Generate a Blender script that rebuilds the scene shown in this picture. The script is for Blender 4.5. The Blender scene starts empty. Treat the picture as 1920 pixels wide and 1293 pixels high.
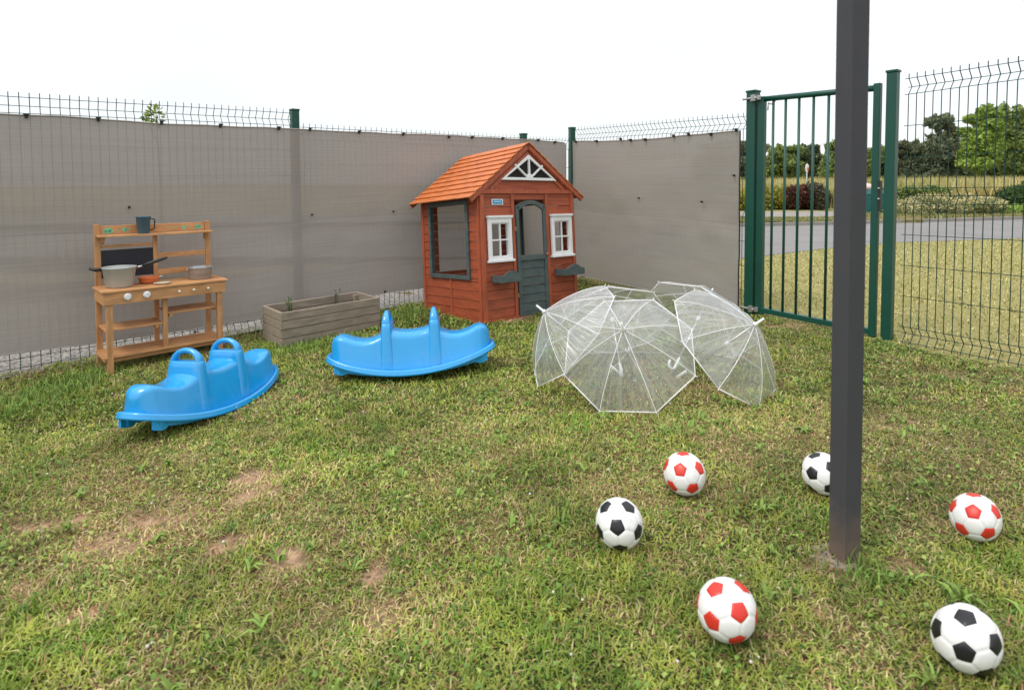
import bpy, bmesh, math, random
import numpy as np
from mathutils import Matrix, Vector
random.seed(7); rng = np.random.default_rng(11)
scene = bpy.context.scene
COL = scene.collection
PI = math.pi
# ------------------------------------------------------------------ camera
F, CY, PITCH, ROLL, EYE = 1072.2, 392.1, .0467, -.0061, 1.06
cp, sp, cr, sr = math.cos(PITCH), math.sin(PITCH), math.cos(ROLL), math.sin(ROLL)
_r, _u, _f = Vector((1, 0, 0)), Vector((0, sp, cp)), Vector((0, cp, -sp))
R2, U2 = _r*cr + _u*sr, _u*cr - _r*sr
cam = bpy.data.cameras.new('camera'); camo = bpy.data.objects.new('camera', cam); COL.objects.link(camo)
m = Matrix.Identity(4)
for i in range(3):
    m[i][0] = R2[i]; m[i][1] = U2[i]; m[i][2] = -_f[i]
m[0][3], m[1][3], m[2][3] = 0, 0, EYE
camo.matrix_world = m
cam.sensor_width = 36; cam.lens = 36*F/1920; cam.shift_y = (CY-646.5)/1920
cam.clip_end = 3000; cam.clip_start = .05
cam.dof.use_dof = True; cam.dof.focus_distance = 3.7; cam.dof.aperture_fstop = 4.0
scene.camera = camo
scene.render.resolution_x, scene.render.resolution_y = 1024, 689
# ------------------------------------------------------------------ world and sun (overcast)
w = bpy.data.worlds.new('World'); scene.world = w; w.use_nodes = True
nt = w.node_tree; nt.nodes.clear()
out = nt.nodes.new('ShaderNodeOutputWorld')
SUN_EL, SUN_AZ = math.radians(56), math.radians(236)
sky = nt.nodes.new('ShaderNodeTexSky'); sky.sky_type = 'NISHITA'; sky.sun_disc = False
sky.sun_elevation = SUN_EL; sky.sun_rotation = SUN_AZ
bg1 = nt.nodes.new('ShaderNodeBackground'); bg1.inputs[1].default_value = .05
nt.links.new(sky.outputs[0], bg1.inputs[0])
tc = nt.nodes.new('ShaderNodeTexCoord')
sep = nt.nodes.new('ShaderNodeSeparateXYZ'); nt.links.new(tc.outputs['Generated'], sep.inputs[0])
mp = nt.nodes.new('ShaderNodeMapping'); mp.inputs['Scale'].default_value = (1, 1, 3.5)
nt.links.new(tc.outputs['Generated'], mp.inputs[0])
no = nt.nodes.new('ShaderNodeTexNoise'); no.inputs['Scale'].default_value = 1.7; no.inputs['Detail'].default_value = 6
nt.links.new(mp.outputs[0], no.inputs['Vector'])
cr_ = nt.nodes.new('ShaderNodeValToRGB')
cr_.color_ramp.elements[0].position = .33; cr_.color_ramp.elements[0].color = (.88, .885, .90, 1)
cr_.color_ramp.elements[1].position = .62; cr_.color_ramp.elements[1].color = (1, 1, 1, 1)
nt.links.new(no.outputs[0], cr_.inputs[0])
mr = nt.nodes.new('ShaderNodeMapRange'); mr.inputs[1].default_value = 0; mr.inputs[2].default_value = 1
mr.inputs[3].default_value = .74; mr.inputs[4].default_value = 1.60
nt.links.new(sep.outputs[2], mr.inputs[0])
bg2 = nt.nodes.new('ShaderNodeBackground')
nt.links.new(cr_.outputs[0], bg2.inputs[0]); nt.links.new(mr.outputs[0], bg2.inputs[1])
add = nt.nodes.new('ShaderNodeAddShader'); nt.links.new(bg1.outputs[0], add.inputs[0]); nt.links.new(bg2.outputs[0], add.inputs[1])
nt.links.new(add.outputs[0], out.inputs[0])
sl = bpy.data.lights.new('sun', 'SUN'); sl.energy = 1.5; sl.angle = math.radians(18); sl.color = (1, .96, .9)
so = bpy.data.objects.new('sun', sl); COL.objects.link(so)
sd = Vector((math.sin(SUN_AZ)*math.cos(SUN_EL), math.cos(SUN_AZ)*math.cos(SUN_EL), math.sin(SUN_EL)))
so.rotation_euler = sd.to_track_quat('Z', 'Y').to_euler()
scene.view_settings.view_transform = 'Standard'; scene.view_settings.look = 'None'
scene.view_settings.exposure = 0.0; scene.view_settings.gamma = 1
scene.render.engine = 'CYCLES'
scene.cycles.transparent_max_bounces = 32; scene.cycles.max_bounces = 8
# ------------------------------------------------------------------ pixel <-> place helpers (photo pixels, 1920 wide)
def ray(px, py):
    a = (px-960)/F; b = (py-CY)/F
    x = a*cr + b*sr; y = -a*sr + b*cr
    return Vector((x, cp-y*sp, -sp-y*cp))
def gz(x, y):
    return -.035*math.log1p(math.exp(min(60, (-x+.3)*2.5)))/2.5 if x > -12 else -.035*(.3-x)
def gzv(x, y):
    return -.035*np.log1p(np.exp(np.clip((-x+.3)*2.5, -60, 60)))/2.5
def gp(px, py):
    r = ray(px, py); z = 0
    for _ in range(40):
        t = (z-EYE)/r.z; z = .5*z+.5*gz(r.x*t, r.y*t)
    return Vector((r.x*t, r.y*t, z))
def at(px, py, Y):
    r = ray(px, py); return Vector((0, 0, EYE))+r*(Y/r.y)
def rot3(y, p, r):
    return Matrix.Rotation(y, 3, 'Z') @ Matrix.Rotation(p, 3, 'X') @ Matrix.Rotation(r, 3, 'Y')
# ------------------------------------------------------------------ scene-graph helpers
def tag(o, label=None, cat=None, group=None, kind=None):
    if label: o['label'] = label
    if cat: o['category'] = cat
    if group: o['group'] = group
    if kind: o['kind'] = kind
    return o
def empty(name, loc, R=None):
    o = bpy.data.objects.new(name, None); COL.objects.link(o); o.location = loc
    o.empty_display_size = .05
    if R is not None: o.rotation_euler = R.to_euler()
    return o
def copy_tree(o, parent=None):
    c = o.copy(); COL.objects.link(c); c.parent = parent
    for ch in list(o.children): copy_tree(ch, c)
    return c
class MB:
    def __init__(s): s.v = []; s.f = []; s.mi = []; s.uv = {}; s.sm = []
    def add(s, vs, fs, mi=0, smooth=False):
        b = len(s.v); s.v += [tuple(v) for v in vs]
        for f in fs: s.f.append(tuple(b+i for i in f)); s.mi.append(mi); s.sm.append(smooth)
    def box(s, a, b, mi=0, M=None, j=0):
        x0, y0, z0 = a; x1, y1, z1 = b
        vs = [(x0,y0,z0),(x1,y0,z0),(x1,y1,z0),(x0,y1,z0),(x0,y0,z1),(x1,y0,z1),(x1,y1,z1),(x0,y1,z1)]
        if M is not None: vs = [M @ Vector(v) for v in vs]
        s.add(vs, [(0,3,2,1),(4,5,6,7),(0,1,5,4),(1,2,6,5),(2,3,7,6),(3,0,4,7)], mi)
    def hexa(s, vs, mi=0):
        s.add(vs, [(0,3,2,1),(4,5,6,7),(0,1,5,4),(1,2,6,5),(2,3,7,6),(3,0,4,7)], mi)
    def bar(s, p, q, wx, wz, up=(0,0,1), mi=0):
        p, q = Vector(p), Vector(q); d = (q-p).normalized(); u = Vector(up)
        a = d.cross(u)
        if a.length < 1e-4: a = d.cross(Vector((1,0,0)))
        a.normalize(); b = a.cross(d)
        vs = []
        for c in (p, q):
            for i, k in ((-1,-1),(1,-1),(1,1),(-1,1)): vs.append(c+a*wx/2*i+b*wz/2*k)
        s.add(vs, [(0,1,2,3),(7,6,5,4),(0,4,5,1),(1,5,6,2),(2,6,7,3),(3,7,4,0)], mi)
    def tube(s, pts, r, n=6, closed=False, mi=0, cap=True, smooth=True):
        pts = [Vector(p) for p in pts]; N = len(pts); base = []
        rr = r if isinstance(r, (list, tuple)) else [r]*N
        prev = None; vs = []
        for i, p in enumerate(pts):
            if closed: d = pts[(i+1) % N]-pts[i-1]
            else: d = pts[min(i+1, N-1)]-pts[max(i-1, 0)]
            d.normalize()
            if prev is None:
                a = d.cross(Vector((0,0,1)))
                if a.length < .1: a = d.cross(Vector((1,0,0)))
            else: a = prev-d*prev.dot(d)
            a.normalize(); prev = a; b = d.cross(a)
            for k in range(n):
                t = 2*PI*k/n+PI/n; vs.append(p+(a*math.cos(t)+b*math.sin(t))*rr[i])
        fs = []
        for i in range(N if closed else N-1):
            j = (i+1) % N
            for k in range(n):
                l = (k+1) % n; fs.append((i*n+k, i*n+l, j*n+l, j*n+k))
        if cap and not closed:
            fs.append(tuple(range(n-1, -1, -1))); fs.append(tuple((N-1)*n+k for k in range(n)))
        s.add(vs, fs, mi, smooth)
    def lathe(s, prof, n=32, c=(0,0,0), mi=0, smooth=True, M=None):
        vs = []; fs = []; m_ = len(prof)
        for i in range(n):
            t = 2*PI*i/n
            for r, z in prof:
                v = Vector((c[0]+r*math.cos(t), c[1]+r*math.sin(t), c[2]+z)); vs.append(M @ v if M else v)
        for i in range(n):
            j = (i+1) % n
            for k in range(m_-1): fs.append((i*m_+k, j*m_+k, j*m_+k+1, i*m_+k+1))
        s.add(vs, fs, mi, smooth)
    def prism(s, poly, a, b, axis='y', mi=0):
        """poly: 2D ccw points; extruded along axis from a to b"""
        def mk(p, t):
            return {'y': (p[0], t, p[1]), 'z': (p[0], p[1], t), 'x': (t, p[0], p[1])}[axis]
        n = len(poly); vs = [mk(p, a) for p in poly]+[mk(p, b) for p in poly]
        fs = [tuple(range(n)), tuple(range(2*n-1, n-1, -1))]+[(i, i+n, (i+1) % n+n, (i+1) % n) for i in range(n)]
        s.add(vs, fs, mi)
    def ring(s, o, i_, y0, y1, mi=0, closed=True):
        n = len(o); vs = [(p[0], y0, p[1]) for p in o]+[(p[0], y0, p[1]) for p in i_]+[(p[0], y1, p[1]) for p in o]+[(p[0], y1, p[1]) for p in i_]
        fs = []
        for k in range(n if closed else n-1):
            l = (k+1) % n
            fs += [(k, l, n+l, n+k), (2*n+k, 3*n+k, 3*n+l, 2*n+l), (k, 2*n+k, 2*n+l, l), (n+k, n+l, 3*n+l, 3*n+k)]
        s.add(vs, fs, mi)
    def build(s, name, mats, parent=None, bevel=0, auto=False, recalc=True):
        me = bpy.data.meshes.new(name); me.from_pydata(s.v, [], s.f)
        if not isinstance(mats, (list, tuple)): mats = [mats]
        for m_ in mats: me.materials.append(m_)
        me.polygons.foreach_set('material_index', s.mi); me.polygons.foreach_set('use_smooth', s.sm)
        if recalc:
            bm = bmesh.new(); bm.from_mesh(me); bmesh.ops.recalc_face_normals(bm, faces=bm.faces); bm.to_mesh(me); bm.free()
        me.update()
        o = bpy.data.objects.new(name, me); COL.objects.link(o)
        if parent is not None: o.parent = parent
        if bevel:
            b = o.modifiers.new('bevel', 'BEVEL'); b.width = bevel; b.segments = 2; b.limit_method = 'ANGLE'; b.angle_limit = .6
            b.harden_normals = False
        return o
def center_thing(o):
    """put the origin of a single-mesh thing at its base"""
    me = o.data; n = len(me.vertices); a = np.empty(n*3); me.vertices.foreach_get('co', a); a = a.reshape(-1, 3)
    c = a.mean(0); c[2] = a[:, 2].min(); a -= c; me.vertices.foreach_set('co', a.ravel()); o.location = c; return o
# ------------------------------------------------------------------ materials
def L(hexs):
    h = hexs.lstrip('#'); c = [int(h[i:i+2], 16)/255 for i in (0, 2, 4)]
    return tuple(((x+.055)/1.055)**2.4 if x > .04045 else x/12.92 for x in c)
def mat(name, col, rough=.6, metal=0, var=.12, scale=6, stretch=(1,1,1), bump=0, bscale=None, col2=None, spec=.5, coat=0, dirt=None):
    m_ = bpy.data.materials.new(name); m_.use_nodes = True; n = m_.node_tree; b = n.nodes['Principled BSDF']
    b.inputs['Roughness'].default_value = rough; b.inputs['Metallic'].default_value = metal
    b.inputs['Specular IOR Level'].default_value = spec; b.inputs['Coat Weight'].default_value = coat
    t = n.nodes.new('ShaderNodeTexCoord'); mp = n.nodes.new('ShaderNodeMapping'); mp.inputs['Scale'].default_value = stretch
    n.links.new(t.outputs['Object'], mp.inputs[0])
    ns = n.nodes.new('ShaderNodeTexNoise'); ns.inputs['Scale'].default_value = scale; ns.inputs['Detail'].default_value = 5
    ns.inputs['Roughness'].default_value = .65
    n.links.new(mp.outputs[0], ns.inputs['Vector'])
    ramp = n.nodes.new('ShaderNodeValToRGB'); e = ramp.color_ramp.elements
    c2 = col2 or tuple(min(1, c*(1+var)) for c in col); c1 = tuple(c*(1-var) for c in col)
    e[0].position = .32; e[0].color = (*c1, 1); e[1].position = .68; e[1].color = (*c2, 1)
    n.links.new(ns.outputs[0], ramp.inputs[0])
    last = ramp.outputs[0]
    if dirt:  # (colour, scale, threshold, strength)
        dn = n.nodes.new('ShaderNodeTexNoise'); dn.inputs['Scale'].default_value = dirt[1]; dn.inputs['Detail'].default_value = 7
        n.links.new(t.outputs['Object'], dn.inputs['Vector'])
        dm = n.nodes.new('ShaderNodeMapRange'); dm.inputs[1].default_value = dirt[2]; dm.inputs[2].default_value = dirt[2]+.18
        dm.inputs[4].default_value = dirt[3]; n.links.new(dn.outputs[0], dm.inputs[0])
        mx = n.nodes.new('ShaderNodeMix'); mx.data_type = 'RGBA'; n.links.new(dm.outputs[0], mx.inputs[0])
        n.links.new(last, mx.inputs[6]); mx.inputs[7].default_value = (*dirt[0], 1); last = mx.outputs[2]
    n.links.new(last, b.inputs['Base Color'])
    if bump:
        bn = n.nodes.new('ShaderNodeTexNoise'); bn.inputs['Scale'].default_value = bscale or scale*3; bn.inputs['Detail'].default_value = 6
        n.links.new(mp.outputs[0], bn.inputs['Vector'])
        bp = n.nodes.new('ShaderNodeBump'); bp.inputs['Strength'].default_value = bump; bp.inputs['Distance'].default_value = .004
        n.links.new(bn.outputs[0], bp.inputs['Height']); n.links.new(bp.outputs[0], b.inputs['Normal'])
    return m_
M = {}
M['cedar'] = mat('cedar_stain', (.35,.074,.028), .55, var=.28, scale=5, stretch=(1,1,9), bump=.25, dirt=((.22,.05,.02), 9, .58, .6))
M['cedar_v'] = mat('cedar_stain_trim', (.38,.086,.034), .55, var=.25, scale=6, stretch=(6,6,1), bump=.2, dirt=((.2,.05,.02), 7, .6, .5))
M['cedar_in'] = mat('cedar_inside', (.16,.03,.014), .6, var=.25, scale=6, stretch=(6,6,1), bump=.2)
M['roof'] = mat('roof_stain', (.55,.155,.035), .55, var=.3, scale=9, stretch=(6,1,6), bump=.3, dirt=((.36,.085,.02), 14, .55, .7))
M['slate'] = mat('slate_paint', (.072,.098,.094), .6, var=.22, scale=9, stretch=(1,1,3), bump=.2, dirt=((.14,.15,.13), 16, .6, .6))
M['white_pl'] = mat('white_plastic', (.8,.8,.79), .4, var=.04, scale=8, dirt=((.55,.52,.46), 12, .63, .45))
M['pine'] = mat('pine_wood', (.55,.275,.112), .55, var=.25, scale=4, stretch=(2,9,9), bump=.2, dirt=((.40,.18,.06), 10, .58, .5))
M['pine_v'] = mat('pine_wood_upright', (.53,.265,.108), .55, var=.25, scale=4, stretch=(9,9,1.5), bump=.2, dirt=((.38,.17,.06), 10, .58, .5))
M['grey_wood'] = mat('weathered_wood', (.29,.235,.175), .8, var=.3, scale=5, stretch=(1.5,12,12), bump=.5, dirt=((.19,.155,.115), 11, .57, .55))
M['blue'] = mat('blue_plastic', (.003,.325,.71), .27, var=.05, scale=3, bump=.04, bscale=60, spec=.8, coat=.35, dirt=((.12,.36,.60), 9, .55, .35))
M['blue_in'] = mat('blue_plastic_underside', (.006,.26,.66), .5, var=.05)
M['green'] = mat('green_powder_coat', (.002,.062,.040), .42, var=.12, scale=4, dirt=((.02,.07,.05), 22, .62, .4))
M['wire'] = mat('green_wire', (.003,.038,.025), .5, var=.2, scale=3)
M['anth'] = mat('anthracite_paint', (.062,.063,.068), .45, var=.08, scale=5, bump=.05, bscale=150, dirt=((.10,.09,.08), 30, .66, .5))
M['steel'] = mat('steel', (.55,.55,.54), .28, metal=1, var=.1, scale=12)
M['steel_br'] = mat('brushed_steel', (.36,.36,.355), .25, metal=.25, var=.25, scale=5, stretch=(1,1,8))
M['alu'] = mat('dull_aluminium', (.43,.45,.42), .38, metal=0, var=.10, scale=7, bump=.1, dirt=((.33,.34,.31), 12, .58, .4))
M['galv'] = mat('galvanised_steel', (.42,.42,.40), .45, metal=.8, var=.25, scale=30)
M['black_pl'] = mat('black_plastic', (.018,.018,.02), .45, var=.2)
M['orange_pl'] = mat('orange_plastic', (.72,.20,.07), .45, var=.1, dirt=((.35,.15,.08), 10, .6, .5))
M['cream'] = mat('cream_plastic', (.62,.58,.42), .5, var=.1)
M['mug'] = mat('grey_blue_plastic', (.06,.135,.18), .5, var=.12)
M['chalk'] = mat('chalkboard', (.012,.012,.02), .55, var=.3, scale=9, dirt=((.05,.05,.06), 5, .55, .5))
M['mint'] = mat('mint_paint', (.16,.55,.33), .6, var=.15, scale=30)
M['leather'] = mat('ball_white', (.80,.79,.77), .38, var=.03, scale=8, bump=.08, bscale=160, dirt=((.50,.47,.36), 22, .56, .5))
M['leather_k'] = mat('ball_black', (.012,.012,.014), .35, var=.2, bump=.08, bscale=160)
M['leather_r'] = mat('ball_red', (.56,.014,.016), .38, var=.08, bump=.08, bscale=160)
M['leather_r2'] = mat('ball_orange_red', (.62,.035,.02), .38, var=.08, bump=.08, bscale=160)
M['sticker_w'] = mat('sticker_white', (.62,.72,.75), .4, var=.05)
M['sticker_b'] = mat('sticker_blue', (.02,.27,.50), .4, var=.1)
M['soil'] = mat('potting_soil', (.05,.035,.022), .95, var=.5, scale=40, bump=1)
M['concrete'] = mat('concrete', (.30,.27,.235), .9, var=.25, scale=18, bump=.6)
M['rust'] = mat('dirty_post_foot', (.12,.085,.065), .8, var=.4, scale=20, bump=.3)
M['bark'] = mat('bark', (.09,.065,.045), .9, var=.4, scale=14, stretch=(3,3,.6), bump=.6)
M['asphalt'] = mat('asphalt', (.215,.205,.195), .9, var=.12, scale=1.2, bump=.4, bscale=120, dirt=((.22,.21,.20), .7, .5, .5))
M['pavement'] = mat('pavement_surface', (.27,.245,.215), .9, var=.15, scale=2, bump=.3, bscale=60)
M['hill'] = mat('far_hill', (.22,.25,.26), 1, var=.2, scale=.02)
M['teal'] = mat('teal_plastic', (.012,.12,.11), .45, var=.15)
M['pink'] = mat('pinkish_white_plastic', (.72,.55,.50), .5, var=.1)
M['sign_red'] = mat('sign_red', (.6,.06,.06), .5, var=.05)
# gravel
def gravel_mat():
    m_ = bpy.data.materials.new('gravel'); m_.use_nodes = True; n = m_.node_tree; b = n.nodes['Principled BSDF']; b.inputs['Roughness'].default_value = .95
    t = n.nodes.new('ShaderNodeTexCoord'); v = n.nodes.new('ShaderNodeTexVoronoi'); v.inputs['Scale'].default_value = 55
    n.links.new(t.outputs['Object'], v.inputs['Vector'])
    s_ = n.nodes.new('ShaderNodeSeparateColor'); n.links.new(v.outputs['Color'], s_.inputs[0])
    r = n.nodes.new('ShaderNodeValToRGB'); r.color_ramp.elements[0].color = (.13,.115,.10,1); r.color_ramp.elements[1].color = (.42,.385,.34,1)
    n.links.new(s_.outputs[0], r.inputs[0]); n.links.new(r.outputs[0], b.inputs['Base Color'])
    bp = n.nodes.new('ShaderNodeBump'); bp.inputs['Strength'].default_value = 1; bp.inputs['Distance'].default_value = .01; bp.invert = True
    n.links.new(v.outputs['Distance'], bp.inputs['Height']); n.links.new(bp.outputs[0], b.inputs['Normal'])
    return m_
M['gravel'] = gravel_mat()
# colour-attribute driven foliage / ground
def attr_mat(name, rough=.6, trans=.35, noise=0, nscale=40, spec=.3):
    m_ = bpy.data.materials.new(name); m_.use_nodes = True; n = m_.node_tree; b = n.nodes['Principled BSDF']
    b.inputs['Roughness'].default_value = rough; b.inputs['Specular IOR Level'].default_value = spec
    a = n.nodes.new('ShaderNodeAttribute'); a.attribute_name = 'col'; last = a.outputs['Color']
    if noise:
        t = n.nodes.new('ShaderNodeTexCoord'); q = n.nodes.new('ShaderNodeTexNoise'); q.inputs['Scale'].default_value = nscale; q.inputs['Detail'].default_value = 8; q.inputs['Roughness'].default_value = .75
        n.links.new(t.outputs['Object'], q.inputs['Vector'])
        r = n.nodes.new('ShaderNodeMapRange'); r.inputs[1].default_value = .3; r.inputs[2].default_value = .7; r.inputs[3].default_value = 1-noise; r.inputs[4].default_value = 1+noise
        n.links.new(q.outputs[0], r.inputs[0])
        mx = n.nodes.new('ShaderNodeVectorMath'); mx.operation = 'SCALE'; n.links.new(last, mx.inputs[0]); n.links.new(r.outputs[0], mx.inputs['Scale']); last = mx.outputs[0]
        bp = n.nodes.new('ShaderNodeBump'); bp.inputs['Strength'].default_value = .7; bp.inputs['Distance'].default_value = .01
        n.links.new(q.outputs[0], bp.inputs['Height']); n.links.new(bp.outputs[0], b.inputs['Normal'])
    n.links.new(last, b.inputs['Base Color'])
    if trans:
        tr = n.nodes.new('ShaderNodeBsdfTranslucent'); n.links.new(last, tr.inputs[0])
        mxs = n.nodes.new('ShaderNodeMixShader'); mxs.inputs[0].default_value = trans
        n.links.new(b.outputs[0], mxs.inputs[1]); n.links.new(tr.outputs[0], mxs.inputs[2]); n.links.new(mxs.outputs[0], n.nodes['Material Output'].inputs[0])
    return m_
M['blade'] = attr_mat('grass_blades', .5, .16, spec=.35)
M['leaf'] = attr_mat('leaves', .55, .3, spec=.3)
M['earth'] = attr_mat('earth_and_thatch', .95, 0, noise=.45, nscale=30, spec=.1)
def net_mat(name, colr, transp):
    m_ = bpy.data.materials.new(name); m_.use_nodes = True; n = m_.node_tree; n.nodes.clear()
    o = n.nodes.new('ShaderNodeOutputMaterial'); t = n.nodes.new('ShaderNodeTexCoord')
    mp = n.nodes.new('ShaderNodeMapping'); mp.inputs['Scale'].default_value = (1.2, 70, 1); n.links.new(t.outputs['UV'], mp.inputs[0])
    q = n.nodes.new('ShaderNodeTexNoise'); q.inputs['Scale'].default_value = 1.0; q.inputs['Detail'].default_value = 4; n.links.new(mp.outputs[0], q.inputs['Vector'])
    mp2 = n.nodes.new('ShaderNodeMapping'); mp2.inputs['Scale'].default_value = (260, 4, 1); n.links.new(t.outputs['UV'], mp2.inputs[0])
    q2 = n.nodes.new('ShaderNodeTexNoise'); q2.inputs['Scale'].default_value = 1.0; q2.inputs['Detail'].default_value = 2; n.links.new(mp2.outputs[0], q2.inputs['Vector'])
    q3 = n.nodes.new('ShaderNodeTexNoise'); q3.inputs['Scale'].default_value = 2.2; q3.inputs['Detail'].default_value = 3; n.links.new(t.outputs['UV'], q3.inputs['Vector'])
    a1 = n.nodes.new('ShaderNodeMath'); a1.operation = 'MULTIPLY_ADD'; a1.inputs[1].default_value = .34; n.links.new(q.outputs[0], a1.inputs[0]); 
    a2 = n.nodes.new('ShaderNodeMath'); a2.operation = 'MULTIPLY'; a2.inputs[1].default_value = .25; n.links.new(q2.outputs[0], a2.inputs[0]); n.links.new(a2.outputs[0], a1.inputs[2])
    a3 = n.nodes.new('ShaderNodeMath'); a3.operation = 'MULTIPLY_ADD'; a3.inputs[1].default_value = .12; n.links.new(q3.outputs[0], a3.inputs[0]); n.links.new(a1.outputs[0], a3.inputs[2])
    r = n.nodes.new('ShaderNodeValToRGB'); r.color_ramp.elements[0].position = .24; r.color_ramp.elements[1].position = .48
    r.color_ramp.elements[0].color = (*[c*.90 for c in colr], 1); r.color_ramp.elements[1].color = (*[c*1.08 for c in colr], 1)
    n.links.new(a3.outputs[0], r.inputs[0])
    sv = n.nodes.new('ShaderNodeSeparateXYZ'); n.links.new(t.outputs['UV'], sv.inputs[0])
    cs = n.nodes.new('ShaderNodeMath'); cs.operation = 'COMPARE'; cs.inputs[1].default_value = .79; cs.inputs[2].default_value = .004; n.links.new(sv.outputs[1], cs.inputs[0])
    gtn = n.nodes.new('ShaderNodeMath'); gtn.operation = 'GREATER_THAN'; gtn.inputs[1].default_value = .79; n.links.new(sv.outputs[1], gtn.inputs[0])
    sm = n.nodes.new('ShaderNodeMath'); sm.operation = 'MULTIPLY_ADD'; sm.inputs[1].default_value = -.05; sm.inputs[2].default_value = 1.03; n.links.new(gtn.outputs[0], sm.inputs[0])
    sm2 = n.nodes.new('ShaderNodeMath'); sm2.operation = 'MULTIPLY_ADD'; sm2.inputs[1].default_value = -.10; n.links.new(cs.outputs[0], sm2.inputs[0]); n.links.new(sm.outputs[0], sm2.inputs[2])
    vs_ = n.nodes.new('ShaderNodeVectorMath'); vs_.operation = 'SCALE'; n.links.new(r.outputs[0], vs_.inputs[0]); n.links.new(sm2.outputs[0], vs_.inputs['Scale']); r = vs_
    d = n.nodes.new('ShaderNodeBsdfDiffuse'); n.links.new(r.outputs[0], d.inputs[0])
    bp = n.nodes.new('ShaderNodeBump'); bp.inputs['Strength'].default_value = .35; bp.inputs['Distance'].default_value = .01; n.links.new(a3.outputs[0], bp.inputs['Height']); n.links.new(bp.outputs[0], d.inputs['Normal'])
    tl = n.nodes.new('ShaderNodeBsdfTranslucent'); n.links.new(r.outputs[0], tl.inputs[0])
    m1 = n.nodes.new('ShaderNodeMixShader'); m1.inputs[0].default_value = .25; n.links.new(d.outputs[0], m1.inputs[1]); n.links.new(tl.outputs[0], m1.inputs[2])
    tp = n.nodes.new('ShaderNodeBsdfTransparent')
    m2 = n.nodes.new('ShaderNodeMixShader'); m2.inputs[0].default_value = transp; n.links.new(m1.outputs[0], m2.inputs[1]); n.links.new(tp.outputs[0], m2.inputs[2])
    n.links.new(m2.outputs[0], o.inputs[0]); return m_
M['net'] = net_mat('shade_net', (.362,.322,.288), .055)
M['net2'] = net_mat('shade_net_dense', (.340,.312,.278), .03)
def film_mat():
    m_ = bpy.data.materials.new('clear_film'); m_.use_nodes = True; n = m_.node_tree; n.nodes.clear()
    o = n.nodes.new('ShaderNodeOutputMaterial'); t = n.nodes.new('ShaderNodeTexCoord')
    q = n.nodes.new('ShaderNodeTexNoise'); q.inputs['Scale'].default_value = 7; q.inputs['Detail'].default_value = 2; q.inputs['Distortion'].default_value = .3; n.links.new(t.outputs['Object'], q.inputs['Vector'])
    bp = n.nodes.new('ShaderNodeBump'); bp.inputs['Strength'].default_value = .5; bp.inputs['Distance'].default_value = .02; n.links.new(q.outputs[0], bp.inputs['Height'])
    tp = n.nodes.new('ShaderNodeBsdfTransparent'); tp.inputs[0].default_value = (.97,.975,.97,1)
    gl = n.nodes.new('ShaderNodeBsdfGlossy'); gl.inputs['Roughness'].default_value = .28; gl.inputs[0].default_value = (1,1,1,1); n.links.new(bp.outputs[0], gl.inputs['Normal'])
    fr0 = n.nodes.new('ShaderNodeLayerWeight'); fr0.inputs[0].default_value = .5; n.links.new(bp.outputs[0], fr0.inputs['Normal']); fr = n.nodes.new('ShaderNodeMath'); fr.operation = 'POWER'; fr.inputs[1].default_value = 3.2; n.links.new(fr0.outputs['Facing'], fr.inputs[0])
    fm = n.nodes.new('ShaderNodeMath'); fm.operation = 'MULTIPLY_ADD'; fm.inputs[1].default_value = .85; fm.inputs[2].default_value = .05; fm.use_clamp = True; n.links.new(fr.outputs[0], fm.inputs[0])
    df = n.nodes.new('ShaderNodeBsdfDiffuse'); df.inputs[0].default_value = (.85,.86,.87,1)
    tl = n.nodes.new('ShaderNodeBsdfTranslucent'); tl.inputs[0].default_value = (.85,.86,.87,1)
    hz = n.nodes.new('ShaderNodeMixShader'); hz.inputs[0].default_value = .4; n.links.new(df.outputs[0], hz.inputs[1]); n.links.new(tl.outputs[0], hz.inputs[2])
    hr = n.nodes.new('ShaderNodeMapRange'); hr.inputs[1].default_value = .4; hr.inputs[2].default_value = .72; hr.inputs[3].default_value = .19; hr.inputs[4].default_value = .36; 
    mpu = n.nodes.new('ShaderNodeMapping'); mpu.inputs['Scale'].default_value = (9, .8, 1); n.links.new(t.outputs['UV'], mpu.inputs[0])
    qs = n.nodes.new('ShaderNodeTexNoise'); qs.inputs['Scale'].default_value = 1; qs.inputs['Detail'].default_value = 2; qs.inputs['Roughness'].default_value = .7; n.links.new(mpu.outputs[0], qs.inputs['Vector'])
    n.links.new(qs.outputs[0], hr.inputs[0]); n.links.new(qs.outputs[0], bp.inputs['Height'])
    m1 = n.nodes.new('ShaderNodeMixShader'); n.links.new(hr.outputs[0], m1.inputs[0]); n.links.new(tp.outputs[0], m1.inputs[1]); n.links.new(hz.outputs[0], m1.inputs[2])
    m2 = n.nodes.new('ShaderNodeMixShader'); n.links.new(fm.outputs[0], m2.inputs[0]); n.links.new(m1.outputs[0], m2.inputs[1]); n.links.new(gl.outputs[0], m2.inputs[2])
    n.links.new(m2.outputs[0], o.inputs[0]); return m_
M['film'] = film_mat()
# ------------------------------------------------------------------ noise for numpy
_tab = rng.random((256, 256))
def vnoise(x, y, s, o=0):
    x = x*s+37.1*o+1000; y = y*s+17.7*o+1000
    xi = np.floor(x).astype(int); yi = np.floor(y).astype(int); fx = x-xi; fy = y-yi
    fx = fx*fx*(3-2*fx); fy = fy*fy*(3-2*fy)
    g_ = lambda a, b: _tab[a % 256, b % 256]
    return (g_(xi,yi)*(1-fx)+g_(xi+1,yi)*fx)*(1-fy)+(g_(xi,yi+1)*(1-fx)+g_(xi+1,yi+1)*fx)*fy
def fbm(x, y, s, o=0): return .5*vnoise(x,y,s,o)+.3*vnoise(x,y,s*2.1,o+1)+.2*vnoise(x,y,s*4.3,o+2)
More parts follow.
